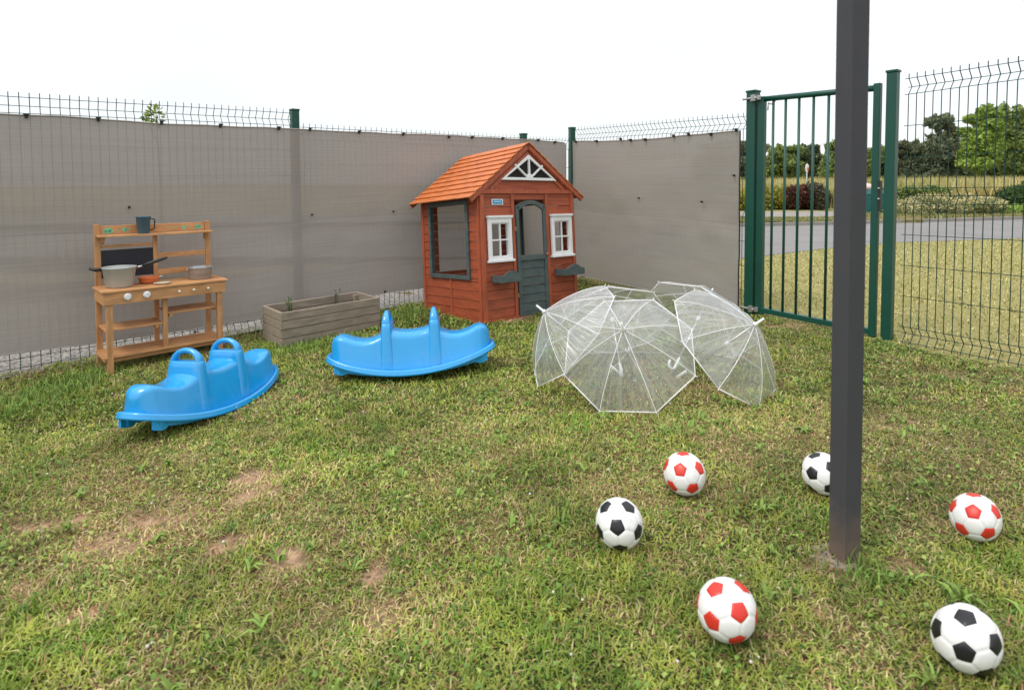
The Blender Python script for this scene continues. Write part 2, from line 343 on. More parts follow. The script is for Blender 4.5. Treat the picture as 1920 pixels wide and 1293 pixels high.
# ------------------------------------------------------------------ key places
POST1 = Vector((-1.755, 4.70)); CORN = Vector((.672, 6.40)); POST3 = POST1+(CORN-POST1).normalized()*2.33
D1 = Vector((math.cos(math.radians(40)), math.sin(math.radians(40))))
LEFT0 = POST1-D1*2.5
GL = Vector((1.906, 4.54)); GR = Vector((2.492, 3.765))
DR = Vector((.528, -.849)).normalized(); R0 = GR+DR*.07; R1 = R0+DR*2.5
def side_of(p, q, x, y):  # >0 left of p->q
    return (q[0]-p[0])*(y-p[1])-(q[1]-p[1])*(x-p[0])
# bare patches in the lawn: photo pixel, radii in metres
BARE = [(455,912,.13,.09,1),(268,978,.11,.08,1),(425,1022,.11,.035,1),(540,1045,.07,.03,1),(702,1078,.045,.025,1),(85,982,.12,.035,1),(170,1145,.06,.03,.9),(185,1020,.15,.06,.9),
        (330,940,.12,.05,.6),(720,1150,.06,.05,.5),(1572,1056,.085,.05,1),(1620,1062,.05,.03,1),(1688,1062,.07,.03,.8),(1690,792,.16,.06,.5),(975,598,.22,.07,1),(1480,612,.3,.05,.8),(60,1110,.08,.03,.8),(1540,1140,.05,.02,.5),(1790,700,.2,.05,.5)]
BW = [(gp(a,b).x, gp(a,b).y, c*.75, d*.75, e) for a, b, c, d, e in BARE]
def bare(x, y):
    v = np.zeros_like(x)
    n = fbm(x, y, 14, 5)
    for bx, by, rx, ry, st_ in BW:
        d = np.sqrt(((x-bx)/rx)**2+((y-by)/(ry*1.7))**2)+(n-.5)*3.0
        v = np.maximum(v, np.clip((1.45-d)*.9, 0, 1)*st_)
    return v
def dry(x, y):
    d = np.clip((fbm(x, y, 1.3, 9)-.44)*3.2, 0, 1)*.6+np.clip((fbm(x, y, 7, 20)-.5)*5, 0, 1)*.55+.35*np.exp(-(((x+1.1)/.8)**2+((y-1.75)/.45)**2))+.28*np.exp(-(((x-.2)/1.6)**2+((y-2.75)/.55)**2))+.25*np.exp(-(((x-1.3)/.6)**2+((y-2.3)/.5)**2))
    return np.clip(d, 0, 1)
# ------------------------------------------------------------------ ground
def mkgrid(n, a, p): 
    t = np.linspace(-1, 1, n); return np.sign(t)*(np.abs(t)**p)*a
def build_ground():
    xs = np.concatenate([[-900,-400,-150,-60,-25,-12], np.arange(-6, 6.01, .05), [8,12,25,60,150,400,900]])
    ys = np.concatenate([[-300,-60,-15,-4,-1], np.arange(0, 8.01, .05), [9,10,12,15,20,40,80,200,600,1400]])
    X, Y = np.meshgrid(xs, ys); nx, ny = len(xs), len(ys)
    Z = gzv(np.maximum(X, -8), Y)
    near = np.exp(-((X/6)**2+((Y-3)/5)**2)**2)
    Z += near*((fbm(X, Y, 2.2, 3)-.5)*.03+(fbm(X, Y, 11, 4)-.5)*.012) - bare(X, Y)*.006
    V = np.stack([X, Y, Z], -1).reshape(-1, 3)
    i = np.arange(nx*ny).reshape(ny, nx)
    fs = np.stack([i[:-1,:-1], i[:-1,1:], i[1:,1:], i[1:,:-1]], -1).reshape(-1, 4)
    me = bpy.data.meshes.new('ground'); me.from_pydata(V.tolist(), [], fs.tolist())
    b = bare(X, Y).ravel()[:, None]; d = dry(X, Y).ravel()[:, None]
    green = np.array([.05,.055,.018]); thatch = np.array([.21,.145,.07]); tan = np.array([.43,.275,.18])
    c = green*(1-d)+thatch*d; c = c*(1-b)+tan*b
    outer = ((side_of(GL, R1, X, Y) > 0) & (X > 0)).ravel() | (Y.ravel() > 7.5)
    c[outer] = np.array([.30,.265,.105])
    ca = me.color_attributes.new('col', 'FLOAT_COLOR', 'POINT'); ca.data.foreach_set('color', np.concatenate([c, np.ones((len(c),1))], 1).ravel())
    me.materials.append(M['earth']); me.polygons.foreach_set('use_smooth', [True]*len(fs))
    o = bpy.data.objects.new('ground', me); COL.objects.link(o); tag(o, kind='structure')
build_ground()
# ------------------------------------------------------------------ blades
def blades_mesh(name, P, az, ln, wd, lean, col, material, curl=.35):
    """P Nx3 roots; a blade is two segments bending over"""
    n = len(P); d = np.stack([np.cos(az), np.sin(az)], -1); s_ = np.stack([-np.sin(az), np.cos(az)], -1)
    l1 = ln*.5; a1 = lean*.6; a2 = np.clip(lean*1.25+curl*rng.random(n), 0, 1.75)
    def pt(base, l, a): 
        q = base.copy(); q[:, :2] += d*(l*np.sin(a))[:, None]; q[:, 2] += l*np.cos(a); return q
    m1 = pt(P, l1, a1); tip = pt(m1, ln-l1, a2)
    tw = (rng.random(n)-.5)*1.2
    sv = np.concatenate([s_*np.cos(tw)[:, None], np.sin(tw)[:, None]*.6], 1)*wd[:, None]/2
    V = np.stack([P-sv, P+sv, m1+sv*.85, m1-sv*.85, tip], 1).reshape(-1, 3)
    b = np.arange(n)*5
    me = bpy.data.meshes.new(name); me.vertices.add(n*5); me.vertices.foreach_set('co', V.ravel())
    me.loops.add(n*7); me.polygons.add(n*2)
    lv = np.stack([b, b+1, b+2, b+3, b+3, b+2, b+4], 1).ravel(); me.loops.foreach_set('vertex_index', lv)
    ls = np.stack([np.arange(n)*7, np.arange(n)*7+4], 1).ravel(); me.polygons.foreach_set('loop_start', ls)
    me.polygons.foreach_set('loop_total', np.tile([4, 3], n)); me.update(calc_edges=True)
    ca = me.color_attributes.new('col', 'FLOAT_COLOR', 'POINT')
    cc = np.repeat(np.concatenate([col, np.ones((n,1))], 1), 5, 0); ca.data.foreach_set('color', cc.ravel())
    me.materials.append(material); me.validate()
    o = bpy.data.objects.new(name, me); COL.objects.link(o); return o
def wedge(n, y0, y1, half=.98, mx=.95):
    y = np.sqrt(rng.random(n)*(y1*y1-y0*y0)+y0*y0); x = (rng.random(n)*2-1)*(half*y+mx); return x, y
def inside(x, y):
    a = side_of(LEFT0, POST1, x, y) < -.03; b = side_of(POST1, CORN, x, y) < -.05
    c = side_of(CORN, GL, x, y) < .02; d = side_of(GL, R1, x, y) < 0
    return a & b & c & d
def grass_cols(n, d, b, x=None, y=None):
    g1 = np.array([.135,.235,.024]); g2 = np.array([.36,.385,.065]); st = np.array([.58,.47,.22]); br = np.array([.36,.20,.10]); dk = np.array([.05,.13,.022])
    t = np.clip(.25*rng.random(n)+np.clip((fbm(x, y, 16, 33)-.32)*2.6, 0, 1)*.8, 0, 1)[:, None]; c = g1*(1-t)+g2*t
    k = rng.random(n); c[k < .09] = dk
    pst = .08+.50*d+.45*b; k = rng.random(n) < pst; tt = rng.random((k.sum(),1)); c[k] = st*tt+np.array([.34,.31,.12])*(1-tt)
    k = rng.random(n) < .04+.12*d+.2*b; c[k] = br
    big = .76+.46*np.clip((fbm(x, y, 1.7, 51)-.25)*1.9, 0, 1); mid_ = .80+.45*np.clip((fbm(x, y, 5.5, 61)-.25)*1.9, 0, 1)
    return c*1.04*(.80+.4*rng.random((n,1)))*(big*mid_)[:, None]
def lawn():
    Ps = []; zones = [(.55,1.6,135000,.025,.0036),(1.6,2.6,150000,.025,.0040),(2.6,4.2,155000,.026,.0052),(4.2,7.0,82000,.030,.0070)]
    for y0, y1, n, ln, wd in zones:
        x, y = wedge(n, y0, y1); k = inside(x, y); x, y = x[k], y[k]
        b = bare(x, y); d = dry(x, y); keep = rng.random(len(x)) < (1-.78*b)*(1-.15*d); x, y, b, d = x[keep], y[keep], b[keep], d[keep]
        n = len(x); lush = np.clip((fbm(x, y, 3.5, 40)-.45)*4, 0, 1)
        # long grass close to the left fence and planter
        fd = np.clip(1-np.abs(side_of(LEFT0, POST1, x, y))/2.5/.45, 0, 1)*(x < -1.2)
        l_ = ln*(.55+.9*rng.random(n))*(1+.35*lush+.5*fd)*(1-.4*d*rng.random(n)); 
        lean = np.clip(rng.normal(1.27, .33, n)-.22*lush-.3*fd, .1, 1.55)
        z = gzv(x, y)+(fbm(x, y, 2.2, 3)-.5)*.03*np.exp(-((x/6)**2+((y-3)/5)**2)**2)+(fbm(x, y, 11, 4)-.5)*.012*np.exp(-((x/6)**2+((y-3)/5)**2)**2)-b*.006-.002
        Ps.append((np.stack([x,y,z],1), rng.random(n)*2*PI, l_, wd*(.6+.8*rng.random(n)), lean, grass_cols(n, np.clip(d-.3*lush,0,1), b, x, y)))
    # broad weed leaves (plantain, dandelion) in rosettes
    nc_ = 60000; x, y = wedge(nc_, .75, 5.5); k = inside(x, y) & (fbm(x, y, 4.5, 77) > .50) & (bare(x, y) < .3); x, y = x[k], y[k]; n = len(x)
    cc = np.array([.15,.26,.04])*(.6+.8*rng.random((n,1))); kk = rng.random(n) < .3; cc[kk] = np.array([.36,.42,.10])
    Ps.append((np.stack([x,y,gzv(x,y)+.004+.014*rng.random(n)],1), rng.random(n)*2*PI, .009+.008*rng.random(n), .0085+.005*rng.random(n), rng.normal(1.35,.25,n), cc))
    nr = 650; x, y = wedge(nr, .9, 4.5); k = inside(x, y) & (fbm(x, y, 1.6, 70) > .45); x, y = x[k], y[k]
    X = np.repeat(x, 7)+rng.normal(0, .006, len(x)*7); Y = np.repeat(y, 7)+rng.normal(0, .006, len(x)*7); n = len(X)
    c = np.array([.20,.30,.055])*(.7+.7*rng.random((n,1)))
    Ps.append((np.stack([X,Y,gzv(X,Y)+.002],1), rng.random(n)*2*PI, .035+.035*rng.random(n), .007+.006*rng.random(n), rng.normal(1.25,.2,n), c))
    # a tuft at the foot of the pillar and near a few spots
    for (px, py, cnt, ll) in ((1632,1088,70,.06),(1610,1075,30,.045),(30,905,200,.07),(60,760,500,.07),(130,720,500,.07),(560,655,250,.06),(640,640,200,.06),(480,660,200,.06),(760,590,500,.07)):
        c0 = gp(px, py); n = cnt; s_ = .03 if cnt < 200 else .12
        X = rng.normal(c0.x, s_, n); Y = rng.normal(c0.y, s_, n); k = inside(X, Y); X, Y = X[k], Y[k]; n = len(X)
        c = np.array([.20,.32,.06])*(.6+.7*rng.random((n,1)))
        Ps.append((np.stack([X,Y,gzv(X,Y)-.003],1), rng.random(n)*2*PI, ll*(.5+.7*rng.random(n)), .005*(.7+.6*rng.random(n)), np.clip(rng.normal(.5,.3,n),.05,1.3), c))
    A = [np.concatenate([p[i] for p in Ps]) for i in range(6)]
    o = blades_mesh('grass', *A, M['blade']); tag(o, 'short mown lawn grass, green with straw yellow patches', 'grass', kind='stuff')
lawn()
def outer_lawn():
    x, y = wedge(170000, 3.0, 13, .98, 1.0); k = (~inside(x, y)) & (x > 1.0) & ((side_of(GL, R1, x, y) > 0))
    near_edge = np.interp(x, [3.13,5.02,6.5,8.92,14], [7.77,8.94,9.65,10.14,10.6]); k &= (y < near_edge-.03) & (side_of(CORN, GL, x, y) > 0)
    x, y = x[k], y[k]; n = len(x)
    c = np.array([.54,.48,.21])*(.75+.5*rng.random((n,1))); kk = rng.random(n) < .3; c[kk] = np.array([.27,.33,.08])*(.7+.6*rng.random((kk.sum(),1)))
    o = blades_mesh('meadow_lawn', np.stack([x,y,gzv(x,y)-.002],1), rng.random(n)*2*PI, .035*(.6+.8*rng.random(n)), .008*(.6+.8*rng.random(n)), np.clip(rng.normal(.9,.3,n),.1,1.5), c, M['blade'])
    tag(o, 'pale yellowish mown lawn beyond the green fence', 'grass', kind='stuff')
outer_lawn()
def flowers_small():
    mb = MB(); x, y = wedge(900, .9, 6.5); k = inside(x, y) & (fbm(x, y, 1.1, 90) > .47); x, y = x[k], y[k]
    for a, b in zip(x[:210], y[:210]):
        z = gz(a, b)+.018+random.random()*.022; r = .0026+.0024*random.random()
        mb.lathe([(0,-r*.7),(r*.8,-r*.4),(r,0),(r*.75,r*.6),(0,r*.9)], 6, (a,b,z))
    o = mb.build('clover_flowers', mat('clover_white', (.60,.55,.46), .8, var=.2)); tag(o, 'tiny white clover flower heads dotted through the lawn', 'flowers', kind='stuff')
flowers_small()
# ------------------------------------------------------------------ road, verge, pavement, gravel
def strip(name, nearp, farp, z, material):
    n = len(nearp); vs = [(p[0], p[1], z) for p in nearp]+[(p[0], p[1], z) for p in farp]
    mb = MB(); mb.add(vs, [(i, i+1, n+i+1, n+i) for i in range(n-1)]); o = mb.build(name, material, recalc=False); return tag(o, kind='structure')
RN = [(-30,2.0),(-8,4.6),(0,6.75),(3.13,7.77),(5.02,8.94),(6.5,9.65),(8.92,10.14),(14,10.7),(30,11.3),(80,12)]
RF = [(-30,12.0),(-8,12.3),(0,12.7),(5.4,13.2),(7.6,13.55),(9.6,14.1),(13.8,15.1),(20,15.9),(40,17),(100,19)]
RN[0:3] = [(-30,9.5),(-8,8.4),(0,8.1)]
strip('road', RN, RF, .006, M['asphalt'])
kb = MB()
for i in range(len(RF)-1):
    p, q = RF[i], RF[i+1]; kb.bar((p[0],p[1]+.06,.03), (q[0],q[1]+.06,.03), .12, .10)
tag(kb.build('kerb', M['pavement']), kind='structure')
strip('pavement', [(-30,15.6),(0,15.6),(6.4,15.6),(9.5,15.9),(10.2,16.4),(10.9,17.6)], [(-30,19.6),(0,19.6),(8,19.6),(10.8,19.4),(11,19),(11.2,18.4)], .008, M['pavement'])
def leftoff(p, d): # outward of the left fence
    return (p[0]-.643*d, p[1]+.766*d)
ga = [LEFT0-D1*6, LEFT0, POST1, CORN+Vector((.25,.2))]
nb = MB()
vs = []
for p in ga:
    for d in (-.12, .5, 3.0):
        q = leftoff(p, d); vs.append((q[0], q[1], max(gz(q[0], q[1]), gz(-6,0))+.012 if q[0] > -5 else gz(q[0],q[1])+.012))
nb.add(vs, [(i*3+k, i*3+k+1, i*3+k+4, i*3+k+3) for i in range(3) for k in range(2)])
tag(nb.build('gravel_path', M['gravel'], recalc=False), kind='structure')
# ------------------------------------------------------------------ wire fences
def panel_mb(p0, p1, T0, T1, nwires, outward, rv=.0024, rh=.0026):
    """welded mesh panel between two plan points; top wire heights T0,T1"""
    mb = MB(); p0 = Vector(p0); p1 = Vector(p1); o = Vector(outward)
    H_ = [0,-.05,-.10,-.30,-.50,-.70,-.75,-.80,-1.0,-1.2,-1.4,-1.6,-1.65,-1.70]; mid = {-.05,-.75,-1.65}
    def pt(t, h, off=0):
        p = p0.lerp(p1, t)+o*off; return (p.x, p.y, T0*(1-t)+T1*t+h)
    for h in H_:
        off = .042 if h in mid else 0
        mb.tube([pt(0,h,off+.003), pt(1,h,off+.003)], rh, 4, smooth=False)
    zz = [.03]+H_+[-1.73]; of = [0]+[.042 if h in mid else 0 for h in H_]+[0]
    for i in range(nwires+1):
        t = (i+.5)/(nwires+1); mb.tube([pt(t, h, f_) for h, f_ in zip(zz, of)], rv, 4, smooth=False, cap=False)
    return mb
def fence_root(name, p, label):
    r = empty(name, (p[0], p[1], gz(p[0], p[1]))); tag(r, label, 'fence'); return r
def shift(mb, root):
    l = root.location; mb.v = [(a-l.x, b-l.y, c-l.z) for a, b, c in mb.v]; return mb
def post_mb(p, z0, z1, s=.06, yaw=0, cap=True, lean=(0,0)):
    mb = MB(); Mx = Matrix.Translation((p[0], p[1], 0)) @ Matrix.Rotation(yaw, 4, 'Z')
    mb.box((-s/2,-s/2,z0), (s/2,s/2,z1), M=Mx)
    if cap: mb.box((-s/2-.004,-s/2-.004,z1-.002), (s/2+.004,s/2+.004,z1+.014), M=Mx)
    return mb
OUTL = Vector((-.643,.766)); dL2 = (CORN-POST1).normalized(); OUT2 = Vector((-dL2.y, dL2.x)); dR2 = (GL-CORN).normalized(); OUT3 = Vector((-dR2.y, dR2.x)); OUTR = Vector((.849,.528))
if OUT3.x < 0: OUT3 = -OUT3
def zat(px, py, P): return at(px, py, P[1]).z
def on_line(px, A, B):
    """plan point where the sight line of pixel column px meets the plan line A-B"""
    r = ray(px, 345); rx = r.x/r.y
    d = (B-A); t = (rx*A[1]-A[0])/(d[0]-rx*d[1]); return A+d*t, t
fl = fence_root('wire_fence', POST1, 'green welded wire fence along the left side behind the grey shade netting')
# panel heights from the photograph
A0, _ = on_line(1.6, LEFT0, POST1)
zA = zat(1.6, 179.5, A0); zP = zat(545, 212, POST1-D1*.05)
tot = (POST1-LEFT0).length; sA = (A0-LEFT0).length
slope = (zP-zA)/(tot-.05-sA); T0 = zA-slope*sA
shift(panel_mb(LEFT0, POST1-D1*.03, T0, zP, 48, OUTL), fl).build('wire_panel', M['wire'], fl)
PL = LEFT0-D1*2.5; shift(panel_mb(PL, LEFT0-D1*.03, T0+.05, T0+.05, 48, OUTL), fl).build('wire_panel', M['wire'], fl)
z2a = zat(569, 238, POST1); z2b = zat(1059, 264, CORN)
pm = POST1.lerp(CORN, (POST3-POST1).length/(CORN-POST1).length); k_ = (POST3-POST1).length/(CORN-POST1).length; z2m = z2a*(1-k_)+z2b*k_
shift(panel_mb(POST1+dL2*.03, POST3-dL2*.03, z2a, z2m, 46, OUT2), fl).build('wire_panel', M['wire'], fl)
shift(panel_mb(POST3+dL2*.03, CORN-dL2*.03, z2m, z2b, 12, OUT2), fl).build('wire_panel', M['wire'], fl)
for P_, px, py, yw, s_ in ((LEFT0,None,None,.7,.06),(POST1,556,204,.7,.06),(POST3,985,250,.7,.06),(CORN,1070,239,.4,.06)):
    z1 = T0+.10 if px is None else zat(px, py, P_)
    q = P_+(OUTL*.045 if P_ is not CORN else Vector((0,0)))
    shift(post_mb(q, gz(*q)-.1, z1-.012, s_, yw), fl).build('post', M['green'], fl, bevel=.004)
fr = fence_root('wire_fence', GL, 'green wire mesh fence section behind the grey netting left of the gate')
zc = zat(1085, 243.5, CORN+dR2*.08); zg = zat(1400, 218, GL-dR2*.05)
shift(panel_mb(CORN+dR2*.04, GL-dR2*.06, zc, zg, int((GL-CORN).length/.05)-2, OUT3), fr).build('wire_panel', M['wire'], fr)
f3 = fence_root('wire_fence', GR, 'green wire mesh fence panel at the right edge beside the gate post')
zt = EYE+.667
shift(panel_mb(R0, R0+DR*2.5, zt-.02, zt+.02, 54, OUTR, .0026, .0027), f3).build('wire_panel', M['wire'], f3)
shift(panel_mb(R0+DR*2.56, R0+DR*5, zt, zt, 48, OUTR), f3).build('wire_panel', M['wire'], f3)
q = R0+DR*2.53; shift(post_mb(q, -.1, zt+.08, .06, -1.0), f3).build('post', M['green'], f3, bevel=.004)
# ------------------------------------------------------------------ gate
gate = empty('metal_gate', (GL.x, GL.y, 0)); tag(gate, 'dark green metal gate with upright round bars, closed, at the right of the lawn', 'gate')
gd = (GR-GL).normalized(); gn = Vector((gd.y, -gd.x)); yawg = math.atan2(gd.y, gd.x)
if gn.y > 0: gn = -gn
GS0 = GL+gd*.075+gn*.0; rs0 = ray(1642, 345); rs0 = rs0.x/rs0.y; ts0 = (rs0*GL[1]-GL[0])/((GR-GL)[0]-rs0*(GR-GL)[1]); GS1 = GL+(GR-GL)*ts0
zlt = zat(1425, 186, GS0); zlb = zat(1420, 592, GS0); zrt = zat(1643, 160, GS1); zrb = zat(1640, 632, GS1)
def g3(p, z): return (p.x-GL.x, p.y-GL.y, z)
ztop = (zat(1445,187,GS0)*.5+zrt*.5); 
zrt_ = zat(1640,165,GS1); zlt_ = zat(1430,184,GS0); zrb_ = .035; zlb_ = .035
mb = MB(); mb.bar(g3(GS0, .0), g3(GS0, zlt_+.01), .05, .05, up=(gd.x,gd.y,0)); mb.build('stile', M['green'], gate, bevel=.004)
mb = MB(); mb.bar(g3(GS1, -.0), g3(GS1, zrt_+.03), .042, .042, up=(gd.x,gd.y,0)); mb.build('stile', M['green'], gate, bevel=.004)
mb = MB(); mb.tube([g3(GS0+gd*.02, zlt_-.01), g3(GS1-gd*.02, zrt_-.0)], .021, 12); mb.build('rail', M['green'], gate)
mb = MB(); mb.bar(g3(GS0+gd*.02, zlb_+.01), g3(GS1-gd*.02, zrb_), .04, .04); mb.build('rail', M['green'], gate, bevel=.003)
gl_ = (GS1-GS0).length
for px in (1448, 1471, 1496, 1523, 1551, 1581, 1613):
    p, t = on_line(px, GS0, GS1)
    mb = MB(); mb.tube([g3(p, .04), g3(p, zlt_*(1-t)+zrt_*t-.01)], .0095, 8); mb.build('bar', M['green'], gate)
# hinges top and bottom, latch
for zz in (zlt_+.0, .05):
    mb = MB(); c = GL-gd*.06
    mb.tube([g3(c+gn*.05, zz), g3(GL+gd*.06+gn*.055, zz)], .009, 8)
    mb.bar(g3(GL+gd*.03+gn*.055, zz-.025), g3(GL+gd*.03+gn*.055, zz+.025), .03, .03); mb.bar(g3(GL+gd*.065+gn*.04, zz-.018), g3(GL+gd*.065+gn*.04, zz+.018), .03, .03)
    mb.build('hinge', M['galv'], gate, bevel=.003)
mb = MB(); zl = zat(1645, 367, GS1)
mb.bar(g3(GS1+gd*.027, zl-.10), g3(GS1+gd*.027, zl+.10), .04, .012, up=(gd.x,gd.y,0))
mb.build('latch', M['black_pl'], gate)
for dz in (-.02, .05):
    mb = MB(); mb.tube([g3(GS1+gd*.03+gn*.02, zl+dz), g3(GS1+gd*.03+gn*.036, zl+dz)], .006, 8)
    mb.build('latch_bolt', M['galv'], gate)
mb = MB(); a = GS0+gd*.05; mb.tube([g3(a+gn*.0, zlt_-.05), g3(a+gd*.03, zlt_-.055), g3(a+gd*.055, zlt_-.035)], .005, 6); mb.tube([g3(a, zlt_-.04), g3(a-gd*.004, zlt_-.1)], .005, 6); mb.build('drop_bolt', M['galv'], gate)
for P_, px, py, z0, lab, s_ in ((GL,1411,171,0,'square green gate post on the hinge side, beside the grey netting',.075),(GR,1670,133,0,'square green gate post between the gate latch and the right wire fence',.060)):
    r = empty('gate_post', (P_.x, P_.y, 0)); tag(r, lab, 'post', 'posts either side of the gate')
    z1 = zat(px, py, P_)
    mb = MB(); Mx = Matrix.Rotation(yawg, 4, 'Z'); mb.box((-s_/2,-s_/2,-.1), (s_/2,s_/2,z1-.012), M=Mx); mb.build('shaft', M['green'], r, bevel=.004)
    mb = MB(); mb.box((-s_/2-.005,-s_/2-.005,z1-.012), (s_/2+.005,s_/2+.005,z1+.004), M=Mx); mb.build('cap', M['green'], r, bevel=.003)
# ------------------------------------------------------------------ shade netting
def net_sheet(name, pts, material, root, wav, seed):
    """pts: list of (plan Vector, ztop, zbot, px) polyline; sheet in front of the wires"""
    s_ = [0]
    for i in range(1, len(pts)): s_.append(s_[-1]+(pts[i][0]-pts[i-1][0]).length)
    tot = s_[-1]; NU = int(tot/.03)+1; NV = 40; vs = []; uv = []
    xs = np.array(s_); rs = np.random.default_rng(seed)
    px_ = np.array([p[0].x for p in pts]); py_ = np.array([p[0].y for p in pts]); zt_ = np.array([p[1] for p in pts]); zb_ = np.array([p[2] for p in pts])
    U = np.linspace(0, tot, NU)
    X = np.interp(U, xs, px_); Y = np.interp(U, xs, py_); ZT = np.interp(U, xs, zt_); ZB = np.interp(U, xs, zb_)
    ZT = ZT-.004*np.abs(np.sin(U*7.3+seed))-.006*vnoise(U, U*0, 3, seed); ZB = ZB+.012*(vnoise(U, U*0, 2.2, seed+3)-.5)
    dX = np.gradient(X); dY = np.gradient(Y); l = np.hypot(dX, dY); nx, ny = dY/l, -dX/l   # towards the lawn
    sgn = np.sign(nx*(0-X)+ny*(2-Y)); nx *= sgn; ny *= sgn
    for j in range(NV+1):
        v = j/NV
        off = .028+wav*((fbm(U, U*0+v*1.5, 1.3, seed)-.5)*2+.35*(fbm(U, U*0+v*4, 5, seed+2)-.5)*(1.1-v))*math.sin(PI*min(1, v*1.1+.04))+wav*.12*np.sin(U*21+seed)*v**6
        z = ZB*(1-v)+ZT*v
        for i in range(NU): vs.append((X[i]+nx[i]*off[i], Y[i]+ny[i]*off[i], z[i])); uv.append((U[i], v*1.6))
    fs = [(j*NU+i, j*NU+i+1, (j+1)*NU+i+1, (j+1)*NU+i) for j in range(NV) for i in range(NU-1)]
    loc = root.location; vs = [(a-loc.x, b-loc.y, c-loc.z) for a, b, c in vs]
    mb = MB(); mb.add(vs, fs, smooth=True); o = mb.build(name, material, root, recalc=False)
    ul = o.data.uv_layers.new(name='UVMap'); 
    for lp in o.data.loops: ul.data[lp.index].uv = uv[lp.vertex_index]
    # hem cords top and bottom
    for row, rad, mm in ((NV, .0055, M['hem']), (0, .004, M['hem'])):
        h = MB(); h.tube([vs[row*NU+i] for i in range(0, NU, 2)], rad, 5); h.build('hem', mm, o)
    for v0, rad in ((0.50, .0035),):
        pass
    return vs, NU, NV, U, o
M['hem'] = mat('net_hem', (.33,.30,.27), .9, var=.2, scale=20)
def clip(root, px, py, A, B, s_=.017):
    p, t = on_line(px, A, B); n = Vector(((B-A).y, -(B-A).x)).normalized()
    if n.dot(Vector((0,2))-A) < 0: n = -n
    z = zat(px, py, p); c = p+n*.04; l = root.location
    mb = MB(); dd = (B-A).normalized(); Mx = Matrix.Translation((c.x-l.x, c.y-l.y, z-l.z)) @ Matrix.Rotation(math.atan2(dd.y, dd.x), 4, 'Z')
    mb.box((-s_*.55,-.012,-s_), (s_*.55,.012,s_*.8), M=Mx); mb.box((-s_*.9,-.03,s_*.1), (s_*.9,-.008,s_*.6), M=Mx)
    mb.build('clip', M['black_pl'], root, bevel=.003)
nl = empty('shade_net', (POST1.x, POST1.y, gz(*POST1))); tag(nl, 'long grey brown shade netting hung on the left fence behind the toys', 'netting', 'shade nets tied to the fence')
def NP(px, yt, yb, A, B):
    p, t = on_line(px, A, B); return (p, zat(px, yt, p), zat(px, yb, p), px)
ptsL = [(PL, T0-.13, -.05, 0)]+[NP(px, yt, yb, LEFT0, POST1) for px, yt, yb in ((1,212,662),(170,221,640),(300,231,622),(450,238,600),(555,241,580))]+[NP(px, yt, yb, POST1, CORN) for px, yt, yb in ((600,244,570),(720,249,547),(800,252,538),(900,257,528),(1000,262,518),(1058,268,512))]
vsL, NUL, NVL, UL, onet = net_sheet('net_sheet', ptsL, M['net'], nl, .022, 3)
for px, py in ((55,218),(188,224),(305,230),(414,236),(522,241)): clip(nl, px, py, LEFT0, POST1)
for px, py in ((581,243),(672,248),(754,252),(839,257),(882,258),(939,260),(1005,263),(1036,267)): clip(nl, px, py, POST1, CORN, .016)
for px, py in ((190,640),(354,620),(239,388)): clip(nl, px, py, LEFT0, POST1, .010)
for px, py in ((581,402),(733,396),(715,545)): clip(nl, px, py, POST1, CORN, .009)
nr_ = empty('shade_net', (CORN.x, CORN.y, gz(*CORN))); tag(nr_, 'shorter taut grey shade netting between the fence corner and the gate', 'netting', 'shade nets tied to the fence')
ptsR = [NP(px, yt, yb, CORN, GL) for px, yt, yb in ((1078,264,513),(1150,264,528),(1225,260,543),(1300,252,562),(1350,248,575),(1391,243,590))]
vsR, NUR, NVR, UR, onr = net_sheet('net_sheet', ptsR, M['net2'], nr_, .03, 8)
for px, py in ((1085,266),(1124,265),(1169,261),(1188,263),(1215,262),(1268,255),(1296,252),(1338,252),(1385,244),(1382,329),(1204,371),(1322,378)):
    clip(nr_, px, py, CORN, GL, .015 if py < 300 else .009)
h = MB(); h.tube([vsR[j*NUR+NUR-1] for j in range(NVR+1)], .006, 5); h.build('hem', M['black_pl'], onr)
h = MB(); h.tube([vsL[j*NUL+NUL-1] for j in range(NVL+1)], .006, 5); h.build('hem', M['hem'], onet)
